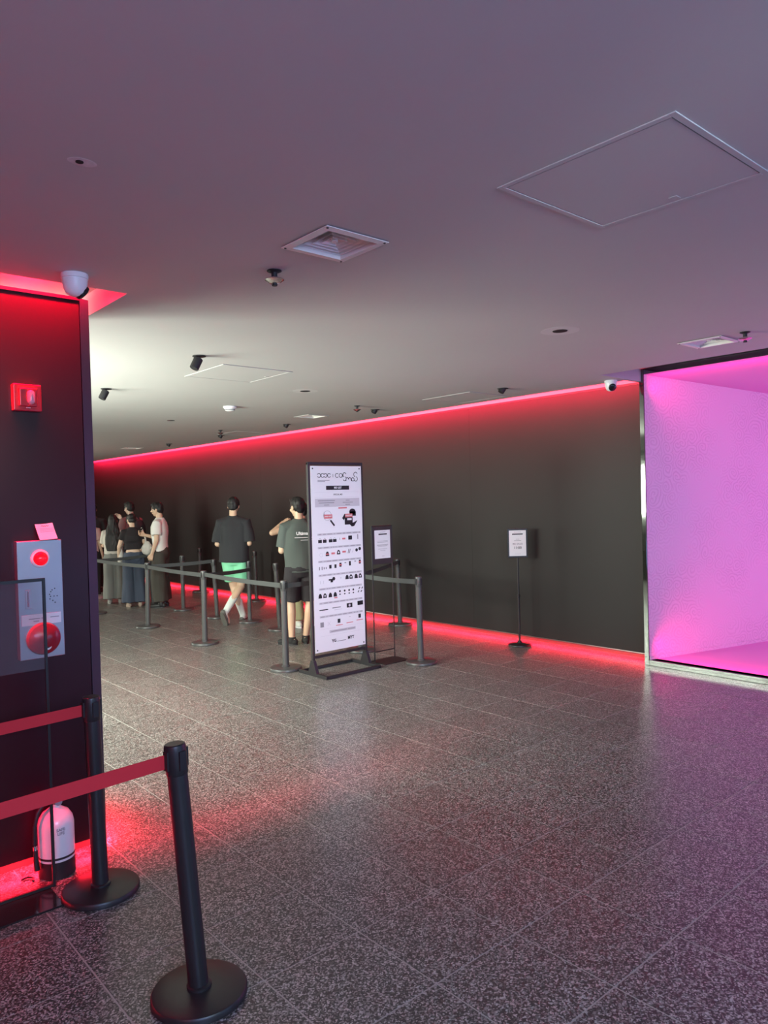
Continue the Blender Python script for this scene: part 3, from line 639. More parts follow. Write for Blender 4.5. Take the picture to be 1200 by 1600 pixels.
bm = bmesh.new(); tube(bm, [(0.043, -0.050, 0.246), (0.043, -0.050, 0.318)], 0.004, 10); obj('handset_rod', bm, M_CHROME, jk, smooth=True)
lb = obj('label_strip', bbox(0.012, 0.186, -0.0468, -0.0448, 0.158, 0.208), M_PAPER, ap)
P = Prints((0.012, -0.047, 0.208), (1, 0, 0), (0, 0, -1), (0, -1, 0))
for a, b, v in ((.03, .08, .018), (.085, .10, .018), (.125, .165, .018), (.05, .075, .030)): P.rect('k', a, b, v, v + .0035)
P.build(lb, dict(k=M_INKG), dict(k='label_print'))

nt_ = thing('paper_note', 'small curled paper note stuck on top of the steel alarm plate', 'note', (1.055, PY - 0.03, 1.5465))
bm = bmesh.new(); rows = []
for k in range(9):
    s = k / 8; y = -0.006 - 0.012 * (1 - s) ** 2 + 0.026 * s; z = 0.001 + 0.074 * s
    rows.append([bm.verts.new((x + (-0.010 * s), y, z + (0.004 if x > 0.05 else 0))) for x in (0.012, 0.05, 0.092)])
for a, b in zip(rows, rows[1:]):
    for k in range(2): bm.faces.new((a[k], a[k + 1], b[k + 1], b[k]))
g = bmesh.ops.extrude_face_region(bm, geom=bm.faces[:]); bmesh.ops.translate(bm, verts=[v for v in g['geom'] if isinstance(v, bmesh.types.BMVert)], vec=(0, 0.0006, 0))
obj('note_sheet', bm, M_PAPER, nt_, smooth=True)
P = Prints((0, -0.0010, 0.075), (1, 0, 0.04), (0, -0.32, -1), (0, -1, 0.3))
cur = [(0.022, .012), (0.027, .008), (0.031, .014), (0.036, .009), (0.040, .015), (0.046, .009), (0.050, .014), (0.056, .010)]
P.stroke('k', cur, 0.0018, 0.003)
for v in (0.024, 0.031, 0.038): P.rect('g', .015, .078, v, v + .0012, 0.004)
P.build(nt_, dict(k=M_INK, g=M_INKG), dict(k='handwriting', g='ruled_lines'))

sr = thing('strobe_siren', 'square red siren box with an upright strobe lens on black pillar', 'siren', (1.0375, PY, 2.212))
obj('back_box', bbox(-0.062, 0.062, -0.040, -0.0005, -0.062, 0.062, 0.006, 3), M_REDPL, sr)
bm = bbox(-0.040, 0.040, -0.056, -0.038, -0.042, 0.042, 0.006, 3); obj('front_step', bm, M_REDPL, sr)
bm = bmesh.new(); tube(bm, [(0.010, -0.056, -0.017), (0.010, -0.056, 0.017)], 0.017, 20, True); obj('strobe_lens', bm, M_STROBE, sr, smooth=True)
obj('test_tab', bbox(-0.012, 0.006, -0.060, -0.050, -0.052, -0.047), M_STROBE, sr)

fe = thing('fire_extinguisher', 'white fire extinguisher with black base on the floor at black pillar foot', 'fire extinguisher', (1.072, 3.612, 0))
Re = 0.079
def lat(n, prof, m_, seg=40): bm = bmesh.new(); lathe(bm, prof, seg); return obj(n, bm, m_, fe, smooth=True)
lat('boot', [(0, 0), (Re - 0.004, 0), (Re + 0.001, 0.004), (Re + 0.001, 0.078), (Re - 0.002, 0.080)], M_BLK2)
body = lat('cylinder', [(Re - 0.003, 0.02), (Re, 0.079), (Re, 0.235), (Re - 0.006, 0.262), (Re - 0.022, 0.288), (0.03, 0.306), (0.022, 0.312), (0.022, 0.325), (0, 0.325)], mat('white_gloss_enamel', (0.78, 0.77, 0.79), 0.22))
lat('black_band', [(Re - 0.001, 0.089), (Re + 0.0012, 0.0895), (Re + 0.0012, 0.099), (Re - 0.001, 0.0995)], M_BLK2)
lat('valve_neck', [(0.020, 0.320), (0.021, 0.324), (0.021, 0.350), (0.015, 0.356), (0, 0.356)], M_CHROME, 20)
bm = bmesh.new(); lathe(bm, [(0, 0), (0.016, 0), (0.016, 0.008), (0, 0.010)], 20, Matrix.Translation((0.008, -0.020, 0.336)) @ Matrix.Rotation(PI / 2, 4, 'X')); obj('pressure_gauge', bm, M_INKG, fe, smooth=True)
for z, tl in ((0.356, 0.0), (0.372, 0.02)):
    bm = bmesh.new(); tube(bm, [(0.02, 0, z), (-0.04, 0.0, z + tl * 0.4), (-0.10, 0.0, z + tl)], [0.009, 0.008, 0.006], 10); obj('lever', bm, M_BLK2, fe, smooth=True)
bm = bmesh.new(); tube(bm, [(-0.015, 0, 0.34), (-0.05, -0.01, 0.345), (-0.083, -0.02, 0.31), (-0.098, -0.02, 0.25), (-0.100, -0.02, 0.17)], 0.009, 12); hs = obj('hose', bm, M_BLK2, fe, smooth=True)
bm = bmesh.new(); tube(bm, [(-0.100, -0.02, 0.165), (-0.099, -0.02, 0.145)], 0.0105, 12); obj('hose_ferrule', bm, M_CHROME, hs, smooth=True)
bm = bmesh.new(); tube(bm, [(-0.099, -0.02, 0.146), (-0.097, -0.02, 0.10), (-0.094, -0.02, 0.052)], [0.009, 0.011, 0.013], 12); obj('nozzle', bm, M_BLK2, hs, smooth=True)
# emblem wrapped on the cylinder
me_b = bmesh.new()
for body_t, z in (('SAFE', 0.226), ('LIFE', 0.209)):
    tmh = text_mesh(body_t, 0.0185, 'CENTER', 0.0006); vs = []
    for q in tmh.vertices:
        a = -PI / 2 - 0.03 + (q.co.x) / Re
        vs.append(me_b.verts.new(((Re + 0.0008) * math.cos(a), (Re + 0.0008) * math.sin(a), z + q.co.y)))
    for p in tmh.polygons: me_b.faces.new([vs[i] for i in p.vertices])
me = bpy.data.meshes.new('emblem'); me_b.to_mesh(me); me_b.free(); link('emblem', me, M_INKG, body)

bm = bmesh.new(); tube(bm, [(0.925, 3.645, 0.005), (0.955, 3.655, 0.005), (0.972, 3.63, 0.005), (0.962, 3.60, 0.005)], 0.0045, 8)
tag(obj('loose_cable', bm, M_BLK2, smooth=True), 'short curved black cable end lying on the red-lit floor at pillar foot', 'cable')

# ------------------------------------------------------------------ ceiling fittings
def diffuser(x, y, label, s=0.16):
    t = thing('air_diffuser', label, 'vent', (x, y, ZC), 0, 'square ceiling diffusers')
    def ring(n, r0, r1, z0, z1, th=0.003):
        bm = bmesh.new()
        for (ra, za), (rb, zb) in (((r0, z0), (r1, z1)),):
            A = [bm.verts.new((a * ra, b * ra, za)) for a, b in ((-1, -1), (1, -1), (1, 1), (-1, 1))]; Bv = [bm.verts.new((a * rb, b * rb, zb)) for a, b in ((-1, -1), (1, -1), (1, 1), (-1, 1))]
            fs = [bm.faces.new((A[k], A[(k + 1) % 4], Bv[(k + 1) % 4], Bv[k])) for k in range(4)]
        g = bmesh.ops.extrude_face_region(bm, geom=fs); bmesh.ops.translate(bm, verts=[v for v in g['geom'] if isinstance(v, bmesh.types.BMVert)], vec=(0, 0, th))
        obj(n, bm, M_VENT, t)
    obj('duct_back', bbox(-s * 0.82, s * 0.82, -s * 0.82, s * 0.82, 0.085, 0.09), M_DARK, t)
    ring('rim', s, s * 0.79, -0.0075, -0.010)
    ring('rim_throat', s * 0.79, s * 0.77, -0.010, 0.03, 0.001)
    for k in range(4):
        a = s * (0.76 - 0.175 * k); ring('louvre', a, a - s * 0.17, 0.006, 0.046, 0.0015)
    bm = bmesh.new(); lathe(bm, [(0, 0), (0.014, 0), (0.014, 0.03), (0, 0.03)], 16, Matrix.Translation((0, 0, 0.006))); obj('centre_knob', bm, M_VENT, t)
    for a in (-1, 1):
        for b in (-1, 1):
            bm = bmesh.new(); lathe(bm, [(0, 0), (0.005, 0), (0.005, 0.004), (0, 0.004)], 10, Matrix.Translation((a * s * 0.92, b * s * 0.92, -0.0105))); obj('screw', bm, M_BLK2, t)
diffuser(1.915, 2.466, 'large white square ceiling diffuser nearest the camera')
diffuser(5.33, 2.50, 'white ceiling diffuser above the glowing portal')
diffuser(5.53, 7.70, 'sunlit white ceiling diffuser above the tall banner')
diffuser(5.61, 13.55, 'far white ceiling diffuser above the group in the queue')
def hatch(x0, x1, y0, y1, label):
    t = thing('access_panel', label, 'hatch', ((x0 + x1) / 2, (y0 + y1) / 2, ZC), 0, 'square ceiling access panels')
    a, b = (x1 - x0) / 2, (y1 - y0) / 2; f = 0.022
    for n, q in (('frame_bar', (-a, a, -b, -b + f)), ('frame_bar', (-a, a, b - f, b)), ('frame_bar', (-a, -a + f, -b + f, b - f)), ('frame_bar', (a - f, a, -b + f, b - f))):
        obj(n, bbox(*q, -0.0045, -0.0004, 0.001, 1), M_CEIL, t)
    obj('panel', bbox(-a + f + 0.004, a - f - 0.004, -b + f + 0.004, b - f - 0.004, -0.003, -0.0004), M_CEIL, t)
    bm = bmesh.new()
    for q in ((-a + f, a - f, -b + f, -b + f + 0.0045), (-a + f, a - f, b - f - 0.0045, b - f), (-a + f, -a + f + 0.0045, -b + f, b - f), (a - f - 0.0045, a - f, -b + f, b - f)): box(bm, *q, -0.0012, -0.0003)
    obj('shadow_gap', bm, M_DARK, t)
    obj('latch', bbox(a - f - 0.05, a - f - 0.02, -b * 0.1, -b * 0.1 + 0.03, -0.005, -0.003), M_CEIL, t)
hatch(2.02, 2.66, 1.03, 1.68, 'large ceiling access panel at upper right, nearest the camera')
hatch(2.86, 3.50, 5.12, 5.78, 'ceiling access panel in the brightly daylit part of the ceiling')
hatch(5.69, 6.29, 5.15, 5.85, 'ceiling access panel beside the red cove, above the 11:00 sign')
hatch(5.68, 6.30, 9.86, 10.42, 'far ceiling access panel beside the red cove, above the queue')
def sprinkler(x, y, label):
    t = thing('sprinkler', label, 'sprinkler', (x, y, ZC), 0, 'ceiling sprinklers')
    def lt(n, pr, m_=M_CHROME): bm = bmesh.new(); lathe(bm, pr, 20); obj(n, bm, m_, t, smooth=True)
    lt('escutcheon', [(0, -0.0005), (0.034, -0.0005), (0.034, -0.004), (0.020, -0.010), (0, -0.010)], M_BLK2)
    lt('stem', [(0.014, -0.008), (0.014, -0.034), (0.010, -0.036), (0, -0.036)], M_BLK2)
    lt('skirt', [(0.014, -0.034), (0.044, -0.040), (0.045, -0.044), (0.020, -0.060), (0, -0.060)])
    lt('deflector', [(0.012, -0.058), (0.013, -0.070), (0, -0.070)], M_BLK2)
sprinkler(1.91, 2.92, 'chrome sprinkler head nearest the camera, left of the large diffuser')
sprinkler(5.22, 2.20, 'chrome sprinkler head above the portal, right of the ceiling diffuser')
sprinkler(5.39, 6.61, 'small ceiling sprinkler right of the sunlit diffuser')
sprinkler(5.40, 9.81, 'far ceiling sprinkler above the green-shorts man')
def spot(x, y, label):
    t = thing('ceiling_spotlight', label, 'spotlight', (x, y, ZC), 0, 'tilted black ceiling spotlights')
    bm = bmesh.new(); lathe(bm, [(0, -0.0005), (0.048, -0.0005), (0.048, -0.006), (0, -0.008)], 28); obj('canopy', bm, M_BLK2, t, smooth=True)
    d = (Vector((-0.45, 0.0, -0.85))).normalized(); a = Vector((0, 0, -0.012)); 
    bm = bmesh.new(); tube(bm, [(0, 0, -0.004), a + d * 0.02], 0.009, 10); obj('knuckle', bm, M_BLK2, t)
    bm = bmesh.new(); tube(bm, [a + d * 0.008, a + d * 0.012, a + d * 0.088, a + d * 0.094], [0.028, 0.033, 0.033, 0.031], 24); obj('barrel', bm, M_BLK2, t, smooth=True)
spot(2.56, 4.93, 'tilted black cylinder spotlight in the bright ceiling, larger of the two')
spot(2.575, 6.76, 'tilted black cylinder spotlight close to the pillar edge, smaller of the two')
def downlight(x, y, label, patch=False, surf=False):
    t = thing('downlight', label, 'downlight', (x, y, ZC), 0, 'small black ceiling downlights')
    if surf:
        bm = bmesh.new(); lathe(bm, [(0.036, -0.0005), (0.055, -0.0005), (0.055, -0.005), (0.036, -0.006)], 24); obj('ring', bm, M_BLK2, t)
        bm = bmesh.new(); tube(bm, [(0, 0, -0.002), (-0.02, 0.01, -0.040)], [0.034, 0.030], 18); obj('gimbal_head', bm, M_BLK2, t, smooth=True)
    else:
        bm = bmesh.new(); lathe(bm, [(0, -0.0006), (0.043, -0.0006), (0.043, -0.0014), (0, -0.0014)], 28); obj('opening', bm, M_DARK, t)
        bm = bmesh.new(); lathe(bm, [(0.043, -0.0005), (0.049, -0.0005), (0.048, -0.003), (0.043, -0.003)], 28); obj('trim_ring', bm, M_BLK2, t)
    if patch:
        bm = bmesh.new(); lathe(bm, [(0.118, -0.0003), (0.126, -0.0003), (0.126, -0.0009), (0.118, -0.0009)], 40); obj('plaster_patch', bm, mat('plaster_patch', (0.60, 0.58, 0.57), 0.8), t)
downlight(4.107, 2.912, 'round black downlight hole with a plaster ring, nearest on the right ceiling', True)
downlight(4.219, 5.966, 'round black downlight hole in mid ceiling above the tall banner', True)
downlight(4.219, 8.939, 'round black downlight hole in the far bright ceiling, above the white T-shirt man')
for y, l in ((4.82, 'black gimbal downlight beside the red cove, nearest on that row'), (6.79, 'black gimbal downlight beside the red cove, second on that row'), (8.69, 'black gimbal downlight beside the red cove, left of the sunlit diffuser'), (10.55, 'black gimbal downlight beside the red cove, above the black-shirt man'), (12.42, 'farthest black gimbal downlight on the row beside the red cove')):
    downlight(5.815, y, l, surf=True)
bm = bmesh.new(); lathe(bm, [(0, -0.0005), (0.072, -0.0005), (0.074, -0.004), (0.072, -0.020), (0.062, -0.024), (0.052, -0.046), (0.036, -0.054), (0, -0.056)], 32)
sm = thing('smoke_detector', 'white dome smoke detector on the daylit ceiling', 'smoke detector', (4.168, 7.345, ZC)); obj('housing', bm, M_WHT, sm, smooth=True)
bm = bmesh.new(); lathe(bm, [(0.053, -0.034), (0.0575, -0.034), (0.0555, -0.041), (0.051, -0.041)], 32); obj('vent_ring', bm, M_DARK, sm)
bm = bmesh.new(); lathe(bm, [(0, 0), (0.012, 0), (0.012, -0.003), (0, -0.003)], 16)
bm2 = thing('ceiling_hole', 'small capped hole with a pale plaster smear in the ceiling at upper left', 'hole', (0.834, 2.345, ZC)); obj('cap', bm, M_DARK, bm2)
bm = bmesh.new(); lathe(bm, [(0, -0.0002), (0.030, -0.0003), (0.028, -0.0008), (0, -0.0008)], 20); 
for v in bm.verts: v.co.x = v.co.x * 1.5 + 0.008
obj('plaster_smear', bm, mat('pale_filler', (0.66, 0.62, 0.62), 0.8, var=(60, 0.2)), bm2)

def dome_cam(x, y, label, look, lens=True):
    t = thing('security_camera', label, 'camera', (x, y, ZC), 0, 'white turret security cameras')
    bm = bmesh.new(); lathe(bm, [(0, -0.0005), (0.058, -0.0005), (0.060, -0.006), (0.059, -0.022), (0.052, -0.026), (0, -0.026)], 36); obj('mount', bm, M_WHT, t, smooth=True)
    bm = bmesh.new(); lathe(bm, [(0.056, -0.018), (0.055, -0.04), (0.050, -0.066), (0.040, -0.088), (0.022, -0.100), (0, -0.103)], 36); obj('turret', bm, M_WHT, t, smooth=True)
    d = Vector(look).normalized(); c = Vector((0, 0, -0.050))
    bm = bmesh.new(); tube(bm, [c + d * 0.020, c + d * 0.050, c + d * 0.054, c + d * 0.058], [0.036, 0.036, 0.033, 0.026], 28); obj('lens_face', bm, mat('camera_glass', (0.012, 0.011, 0.013), 0.12), t, smooth=True)
dome_cam(1.205, 3.50, 'white security camera dome on the ceiling above the pillar corner', (0.72, 0.05, -0.60))
dome_cam(6.34, 3.93, 'white security camera dome with a black lens by the portal corner', (-0.55, -0.70, -0.42))

# ------------------------------------------------------------------ people
def cap(bm, a, b, ra, rb, seg=14): tube(bm, [a, b], [ra, rb], seg, True)
SK = {}
def skin(k, c): return mat('skin_' + k, c, 0.5, bump=(90, 0.04, 0.002))
M_HAIR = mat('black_hair', (0.008, 0.006, 0.006), 0.6, bump=(60, 0.35, 0.004))
def hand(bm, w, d, n, curl=0.5, side=1, k=1.0):
    """w wrist, d direction, n palm normal; thumb on +s*side"""
    d = Vector(d).normalized(); n = Vector(n); n = (n - d * n.dot(d)).normalized(); s = d.cross(n) * side
    for i, (off, L) in enumerate(((0.030, 0.040), (0.010, 0.046), (-0.010, 0.043), (-0.029, 0.034))):
        kn = w + (d * 0.085 + s * off) * k; cap(bm, w + s * off * 0.5 * k, kn, 0.015 * k, 0.0125 * k, 8)
        a1 = curl * (0.8 + 0.1 * i); d1 = d * math.cos(a1) + n * math.sin(a1); p1 = kn + d1 * L * k; cap(bm, kn, p1, 0.0105 * k, 0.0095 * k, 8)
        a2 = a1 + curl * 1.1; d2 = d * math.cos(a2) + n * math.sin(a2); cap(bm, p1, p1 + d2 * L * 0.9 * k, 0.0095 * k, 0.0080 * k, 8)
    t0 = w + (d * 0.022 + s * 0.022) * k; t1 = t0 + (d * 0.035 + s * 0.030 + n * 0.012) * k; cap(bm, t0, t1, 0.0135 * k, 0.0115 * k, 8)
    cap(bm, t1, t1 + (d * 0.032 + s * 0.004 + n * 0.010) * k, 0.0115 * k, 0.0090 * k, 8)

def person(label, loc, heading, height, J=None, female=False, skin_c=(0.52, 0.33, 0.22), head=(0, 0, 0), hair='short', top=None, bottom=None, shoes=None, socks=None, hands=(0.5, 0.5), seed=0.0, vx=0.0055, palms=None, cat='person'):
    k = height / 1.75
    t = thing('person', label, cat, (loc[0], loc[1], 0), math.atan2(-heading[0], heading[1]))
    sw = 0.160 if female else 0.185; hw = 0.088
    D = {}
    for s, c in (('L', -1), ('R', 1)):
        D['hip' + s] = (c * hw, 0, 0.92); D['knee' + s] = (c * 0.098, 0.015, 0.50); D['ank' + s] = (c * 0.10, -0.02, 0.085); D['toe' + s] = (c * 0.12, 0.99, 0)
        D['sh' + s] = (c * sw, -0.005, 1.388); D['el' + s] = (c * (sw + 0.055), -0.03, 1.135); D['wr' + s] = (c * (sw + 0.05), 0.06, 0.90)
    D['neck'] = (0, -0.010, 1.46); D['head'] = (0, 0.012, 1.632)
    if J: D.update(J)
    D = {a: Vector(b) * (1 if a.startswith('toe') else k) for a, b in D.items()}
    bm = bmesh.new(); f = 0.90 if female else 1.0
    loft(bm, [(0, 0, 0.84 * k, 0.11 * k, 0.09 * k), (0, -0.01 * k, 0.90 * k, 0.160 * k, 0.115 * k), (0, -0.005 * k, 0.97 * k, 0.150 * k, 0.105 * k), (0, 0, 1.08 * k, 0.130 * f * k, 0.092 * k), (0, 0, 1.22 * k, 0.152 * f * k, 0.108 * k), (0, 0, 1.33 * k, 0.160 * f * k, 0.108 * k), (0, -0.008 * k, 1.42 * k, 0.130 * f * k, 0.085 * k), (0, -0.01 * k, 1.47 * k, 0.065 * k, 0.06 * k)])
    HR = Matrix.Rotation(head[0], 3, 'Z') @ Matrix.Rotation(head[1], 3, 'X') @ Matrix.Rotation(head[2], 3, 'Y')
    nb = D['neck']; hc = nb + HR @ (D['head'] - nb)
    H = lambda x, y, z: hc + HR @ (Vector((x, y, z)) * k)
    def el(b, c, r, seg=18): ellip(b, H(*c), [q * k for q in r], seg, HR)
    cap(bm, nb - Vector((0, 0, 0.03 * k)), H(0, -0.022, -0.05), 0.056 * k * f, 0.052 * k * f)
    el(bm, (0, -0.008, 0.028), (0.074, 0.092, 0.088)); el(bm, (0, 0.012, -0.030), (0.062, 0.074, 0.074)); el(bm, (0, 0.040, -0.082), (0.034, 0.034, 0.026))
    cap(bm, H(0, 0.080, 0.012), H(0, 0.100, -0.022), 0.009 * k, 0.013 * k, 8)
    for c in (-1, 1):
        el(bm, (c * 0.074, -0.008, -0.008), (0.011, 0.020, 0.032), 10); el(bm, (c * 0.012, 0.088, -0.026), (0.010, 0.010, 0.008), 8); el(bm, (c * 0.036, 0.062, -0.026), (0.024, 0.020, 0.022), 10)
    el(bm, (0, 0.080, -0.050), (0.022, 0.010, 0.006), 8); el(bm, (0, 0.080, -0.059), (0.020, 0.010, 0.007), 8)
    for s in 'LR':
        c = -1 if s == 'L' else 1
        cap(bm, D['hip' + s], D['knee' + s], 0.084 * k * (1.02 if female else 1), 0.055 * k)
        kn, an = D['knee' + s], D['ank' + s]
        d = (an - kn); back = Vector((0, -1, 0)); mid = kn + d * 0.30 + back * 0.012 * k
        cap(bm, kn, mid, 0.054 * k, 0.056 * k); cap(bm, mid, an, 0.055 * k, 0.036 * k)
        td = Vector(D['toe' + s]).normalized(); heel = an + Vector((0, 0, -0.045 * k)) - td * 0.035 * k
        cap(bm, an, heel, 0.037 * k, 0.034 * k); cap(bm, heel, an + td * 0.10 * k + Vector((0, 0, -0.052 * k)) * (1 if abs(td.z) < 0.2 else 0.3), 0.033 * k, 0.033 * k); cap(bm, an + td * 0.09 * k + Vector((0, 0, -0.055 * k)) * (1 if abs(td.z) < 0.2 else 0.3), an + td * 0.16 * k + Vector((0, 0, -0.062 * k)) * (1 if abs(td.z) < 0.2 else 0.3), 0.032 * k, 0.022 * k)
        sh, e_, wr = D['sh' + s], D['el' + s], D['wr' + s]
        cap(bm, Vector((c * 0.05 * k, 0, 1.405 * k)), sh, 0.056 * k * f, 0.052 * k * f); cap(bm, sh, e_, 0.052 * k * f, 0.039 * k * f); cap(bm, e_, wr, 0.040 * k * f, 0.026 * k * f)
        pn = palms[s] if palms and s in palms else (-c, 0, 0)
        hand(bm, wr, wr - e_, pn, hands[0 if s == 'L' else 1], 1 if s == 'R' else -1, k * f)
    sk = skin('%d' % int(seed * 10), skin_c)
    body = link('body', vox(bm, vx, 3), sk, t)
    # face details
    for c in (-1, 1):
        bm = bmesh.new(); el(bm, (c * 0.030, 0.0735, 0.004), (0.0125, 0.010, 0.007), 12); obj('eye', bm, mat('eye_white', (0.7, 0.68, 0.66), 0.2), t, smooth=True)
        bm = bmesh.new(); el(bm, (c * 0.030, 0.0815, 0.004), (0.0062, 0.004, 0.0062), 10); obj('iris', bm, M_INK, t, smooth=True)
        bm = bmesh.new(); cap(bm, H(c * 0.018, 0.085, 0.024), H(c * 0.046, 0.074, 0.024), 0.0038 * k, 0.003 * k, 8); obj('eyebrow', bm, M_HAIR, t, smooth=True)
    bm = bmesh.new(); el(bm, (0, 0.086, -0.055), (0.020, 0.006, 0.006), 12); obj('lips', bm, mat('lips_%d' % int(seed * 10), (skin_c[0] * 0.8, skin_c[1] * 0.45, skin_c[2] * 0.45), 0.4), t, smooth=True)
    # hair
    bm = bmesh.new()
    el(bm, (0, -0.016, 0.044), (0.084, 0.098, 0.086)); el(bm, (0, -0.046, 0.000), (0.079, 0.064, 0.070))
    if hair == 'short':
        el(bm, (0, 0.040, 0.088), (0.062, 0.052, 0.034)); el(bm, (0, -0.062, -0.035), (0.060, 0.040, 0.045))
        for c in (-1, 1): el(bm, (c * 0.070, 0.006, 0.022), (0.014, 0.030, 0.040), 10)
    elif hair == 'bun':
        el(bm, (0, -0.085, -0.02), (0.058, 0.044, 0.050)); el(bm, (0, 0.030, 0.080), (0.064, 0.050, 0.034))
        for c in (-1, 1): cap(bm, H(c * 0.068, 0.045, 0.05), H(c * 0.076, 0.03, -0.04), 0.016 * k, 0.008 * k, 8)
    elif hair in ('long', 'medium'):
        z1 = 1.04 * k if hair == 'long' else 1.38 * k
        q = H(0, -0.05, 0.0)
        loft(bm, [(q.x, q.y - 0.105 * k, z1, 0.115 * k, 0.030 * k), (q.x, q.y - 0.095 * k, z1 + 0.14 * k, 0.145 * k, 0.042 * k), (q.x, q.y - 0.070 * k, 1.34 * k, 0.140 * k, 0.050 * k), (q.x, q.y - 0.035 * k, 1.46 * k, 0.128 * k, 0.055 * k), (q.x, q.y - 0.01 * k, 1.56 * k, 0.092 * k, 0.070 * k), (q.x, q.y, 1.66 * k, 0.082 * k, 0.075 * k), (q.x, q.y, 1.72 * k, 0.055 * k, 0.055 * k)])
        for c in (-1, 1): cap(bm, H(c * 0.070, 0.035, 0.055), H(c * 0.088, 0.02, -0.15), 0.022 * k, 0.018 * k, 8)
    link('hair', vox(bm, 0.006, 3, 0.006, (40, 40, 8), seed), M_HAIR, t)
    # top
    if top:
        bm = bmesh.new(); hz = top['hem']; hx = top.get('hw', 0.20); fit = top.get('fit', 1.0)
        if hz < 1.10:
            loft(bm, [(0, -0.005 * k, hz * k, hx * k, (hx - 0.06) * k), (0, -0.005 * k, (hz + 0.12) * k, (hx * 0.98) * k, (hx - 0.062) * k), (0, 0, 1.24 * k, 0.192 * f * fit * k, 0.138 * k), (0, -0.002 * k, 1.34 * k, 0.190 * f * fit * k, 0.130 * k), (0, -0.006 * k, 1.425 * k, 0.150 * f * fit * k, 0.100 * k), (0, -0.010 * k, 1.470 * k, 0.085 * k, 0.078 * k), (0, -0.008 * k, 1.492 * k, 0.070 * k, 0.068 * k)], 28)
        else:
            loft(bm, [(0, 0, hz * k, hx * k, (hx - 0.045) * k), (0, 0, 1.25 * k, 0.172 * f * fit * k, 0.128 * k), (0, -0.002 * k, 1.34 * k, 0.178 * f * fit * k, 0.122 * k), (0, -0.006 * k, 1.425 * k, 0.145 * f * fit * k, 0.096 * k), (0, -0.010 * k, 1.468 * k, 0.080 * k, 0.075 * k)], 28)
        for s in 'LR':
            c = -1 if s == 'L' else 1; sh, e_ = D['sh' + s], D['el' + s]; q = top.get('sleeve', 0.62)
            r0, r1 = top.get('sr', (0.072, 0.082)); a = Vector((c * 0.06 * k, 0, 1.398 * k)); b = sh + (e_ - sh) * q
            tube(bm, [a, sh + Vector((0, 0, 0.0 * k)), sh + (e_ - sh) * q * 0.5, b], [0.080 * k * f, max(r0, 0.074) * k * f, (r0 + r1) / 2 * k * f, r1 * k * f], 18)
        link(top.get('name', 't_shirt'), vox(bm, 0.0075, 5, top.get('wr', 0.010), (7, 7, 4), seed + 3), top['mat'], t)
    if bottom:
        bm = bmesh.new(); wz = bottom.get('waist', 1.00)
        loft(bm, [(0, -0.005 * k, 0.80 * k, 0.150 * k, 0.105 * k), (0, -0.012 * k, 0.89 * k, 0.186 * k, 0.138 * k), (0, -0.005 * k, 0.96 * k, 0.176 * k, 0.128 * k), (0, -0.002 * k, wz * k, 0.160 * k, 0.118 * k)], 26)
        end = bottom.get('end', 1.0); rr = bottom['r']
        for s in 'LR':
            hp, kn, an = D['hip' + s] - Vector((0, 0, 0.0)), D['knee' + s], D['ank' + s]
            if end <= 0.5: tube(bm, [hp, hp.lerp(kn, end), hp.lerp(kn, end * 2)], [rr[0] * k, (rr[0] + rr[1]) / 2 * k, rr[1] * k], 20)
            else:
                z_end = kn.lerp(an, (end - 0.5) * 2)
                tube(bm, [hp, hp.lerp(kn, 0.5), kn, kn.lerp(z_end, 0.5), z_end], [rr[0] * k, (rr[0] + rr[1]) / 2 * k, rr[1] * k, (rr[1] + rr[2]) / 2 * k, rr[2] * k], 20)
        link(bottom.get('name', 'trousers'), vox(bm, 0.008, 5, bottom.get('wr', 0.012), (11, 11, 2.5), seed + 9), bottom['mat'], t)
    for s in 'LR':
        an, td = D['ank' + s], Vector(D['toe' + s]).normalized(); kn = D['knee' + s]; dn = Vector((0, 0, -1)) if abs(td.z) < 0.2 else (an - kn).normalized()
        if socks:
            bm = bmesh.new(); tube(bm, [an + (kn - an) * socks['top'], an + (kn - an) * socks['top'] * 0.5, an + (kn - an) * 0.02], [0.056 * k, 0.050 * k, 0.043 * k], 16); cap(bm, an, an + dn * 0.04 * k - td * 0.03 * k, 0.042 * k, 0.039 * k); cap(bm, an + dn * 0.03 * k, an + td * 0.13 * k + dn * 0.045 * k, 0.042 * k, 0.034 * k)
            link('sock', vox(bm, 0.008, 2), socks['mat'], t)
        if shoes:
            bm = bmesh.new(); hl = an + dn * 0.048 * k - td * 0.040 * k; mdl = an + dn * 0.050 * k + td * 0.08 * k; tp = an + dn * 0.056 * k + td * 0.165 * k
            cap(bm, hl, mdl, 0.0385 * k, 0.042 * k); cap(bm, mdl, tp, 0.042 * k, 0.030 * k)
            if not shoes.get('slide'): tube(bm, [an + dn * 0.01 * k + Vector((0, 0, 0.02 * k)) * (1 if abs(td.z) < 0.2 else 0), an + dn * 0.05 * k], [0.048 * k, 0.046 * k], 16)
            else: pass
            up_ = -dn; 
            me = vox(bm, 0.008, 2)
            zmin = min(v.co.dot(dn) for v in me.vertices)
            lim = (an + dn * 0.083 * k).dot(dn)
            for v in me.vertices:
                e2 = v.co.dot(dn) - lim
                if e2 > 0: v.co -= dn * e2
            link(shoes.get('name', 'shoe'), me, shoes['mat'], t)
            # sole
            bm = bmesh.new(); sd = td.cross(dn).normalized(); ring0, ring1 = [], []
            for q in range(20):
                a = 2 * PI * q / 20; lx = 0.135 * math.cos(a) + 0.058; ly = (0.046 if lx > 0.06 else 0.040) * math.sin(a)
                p = an + (td * lx + sd * ly) * k
                ring0.append(bm.verts.new(p + dn * 0.085 * k)); ring1.append(bm.verts.new(p + dn * 0.066 * k))
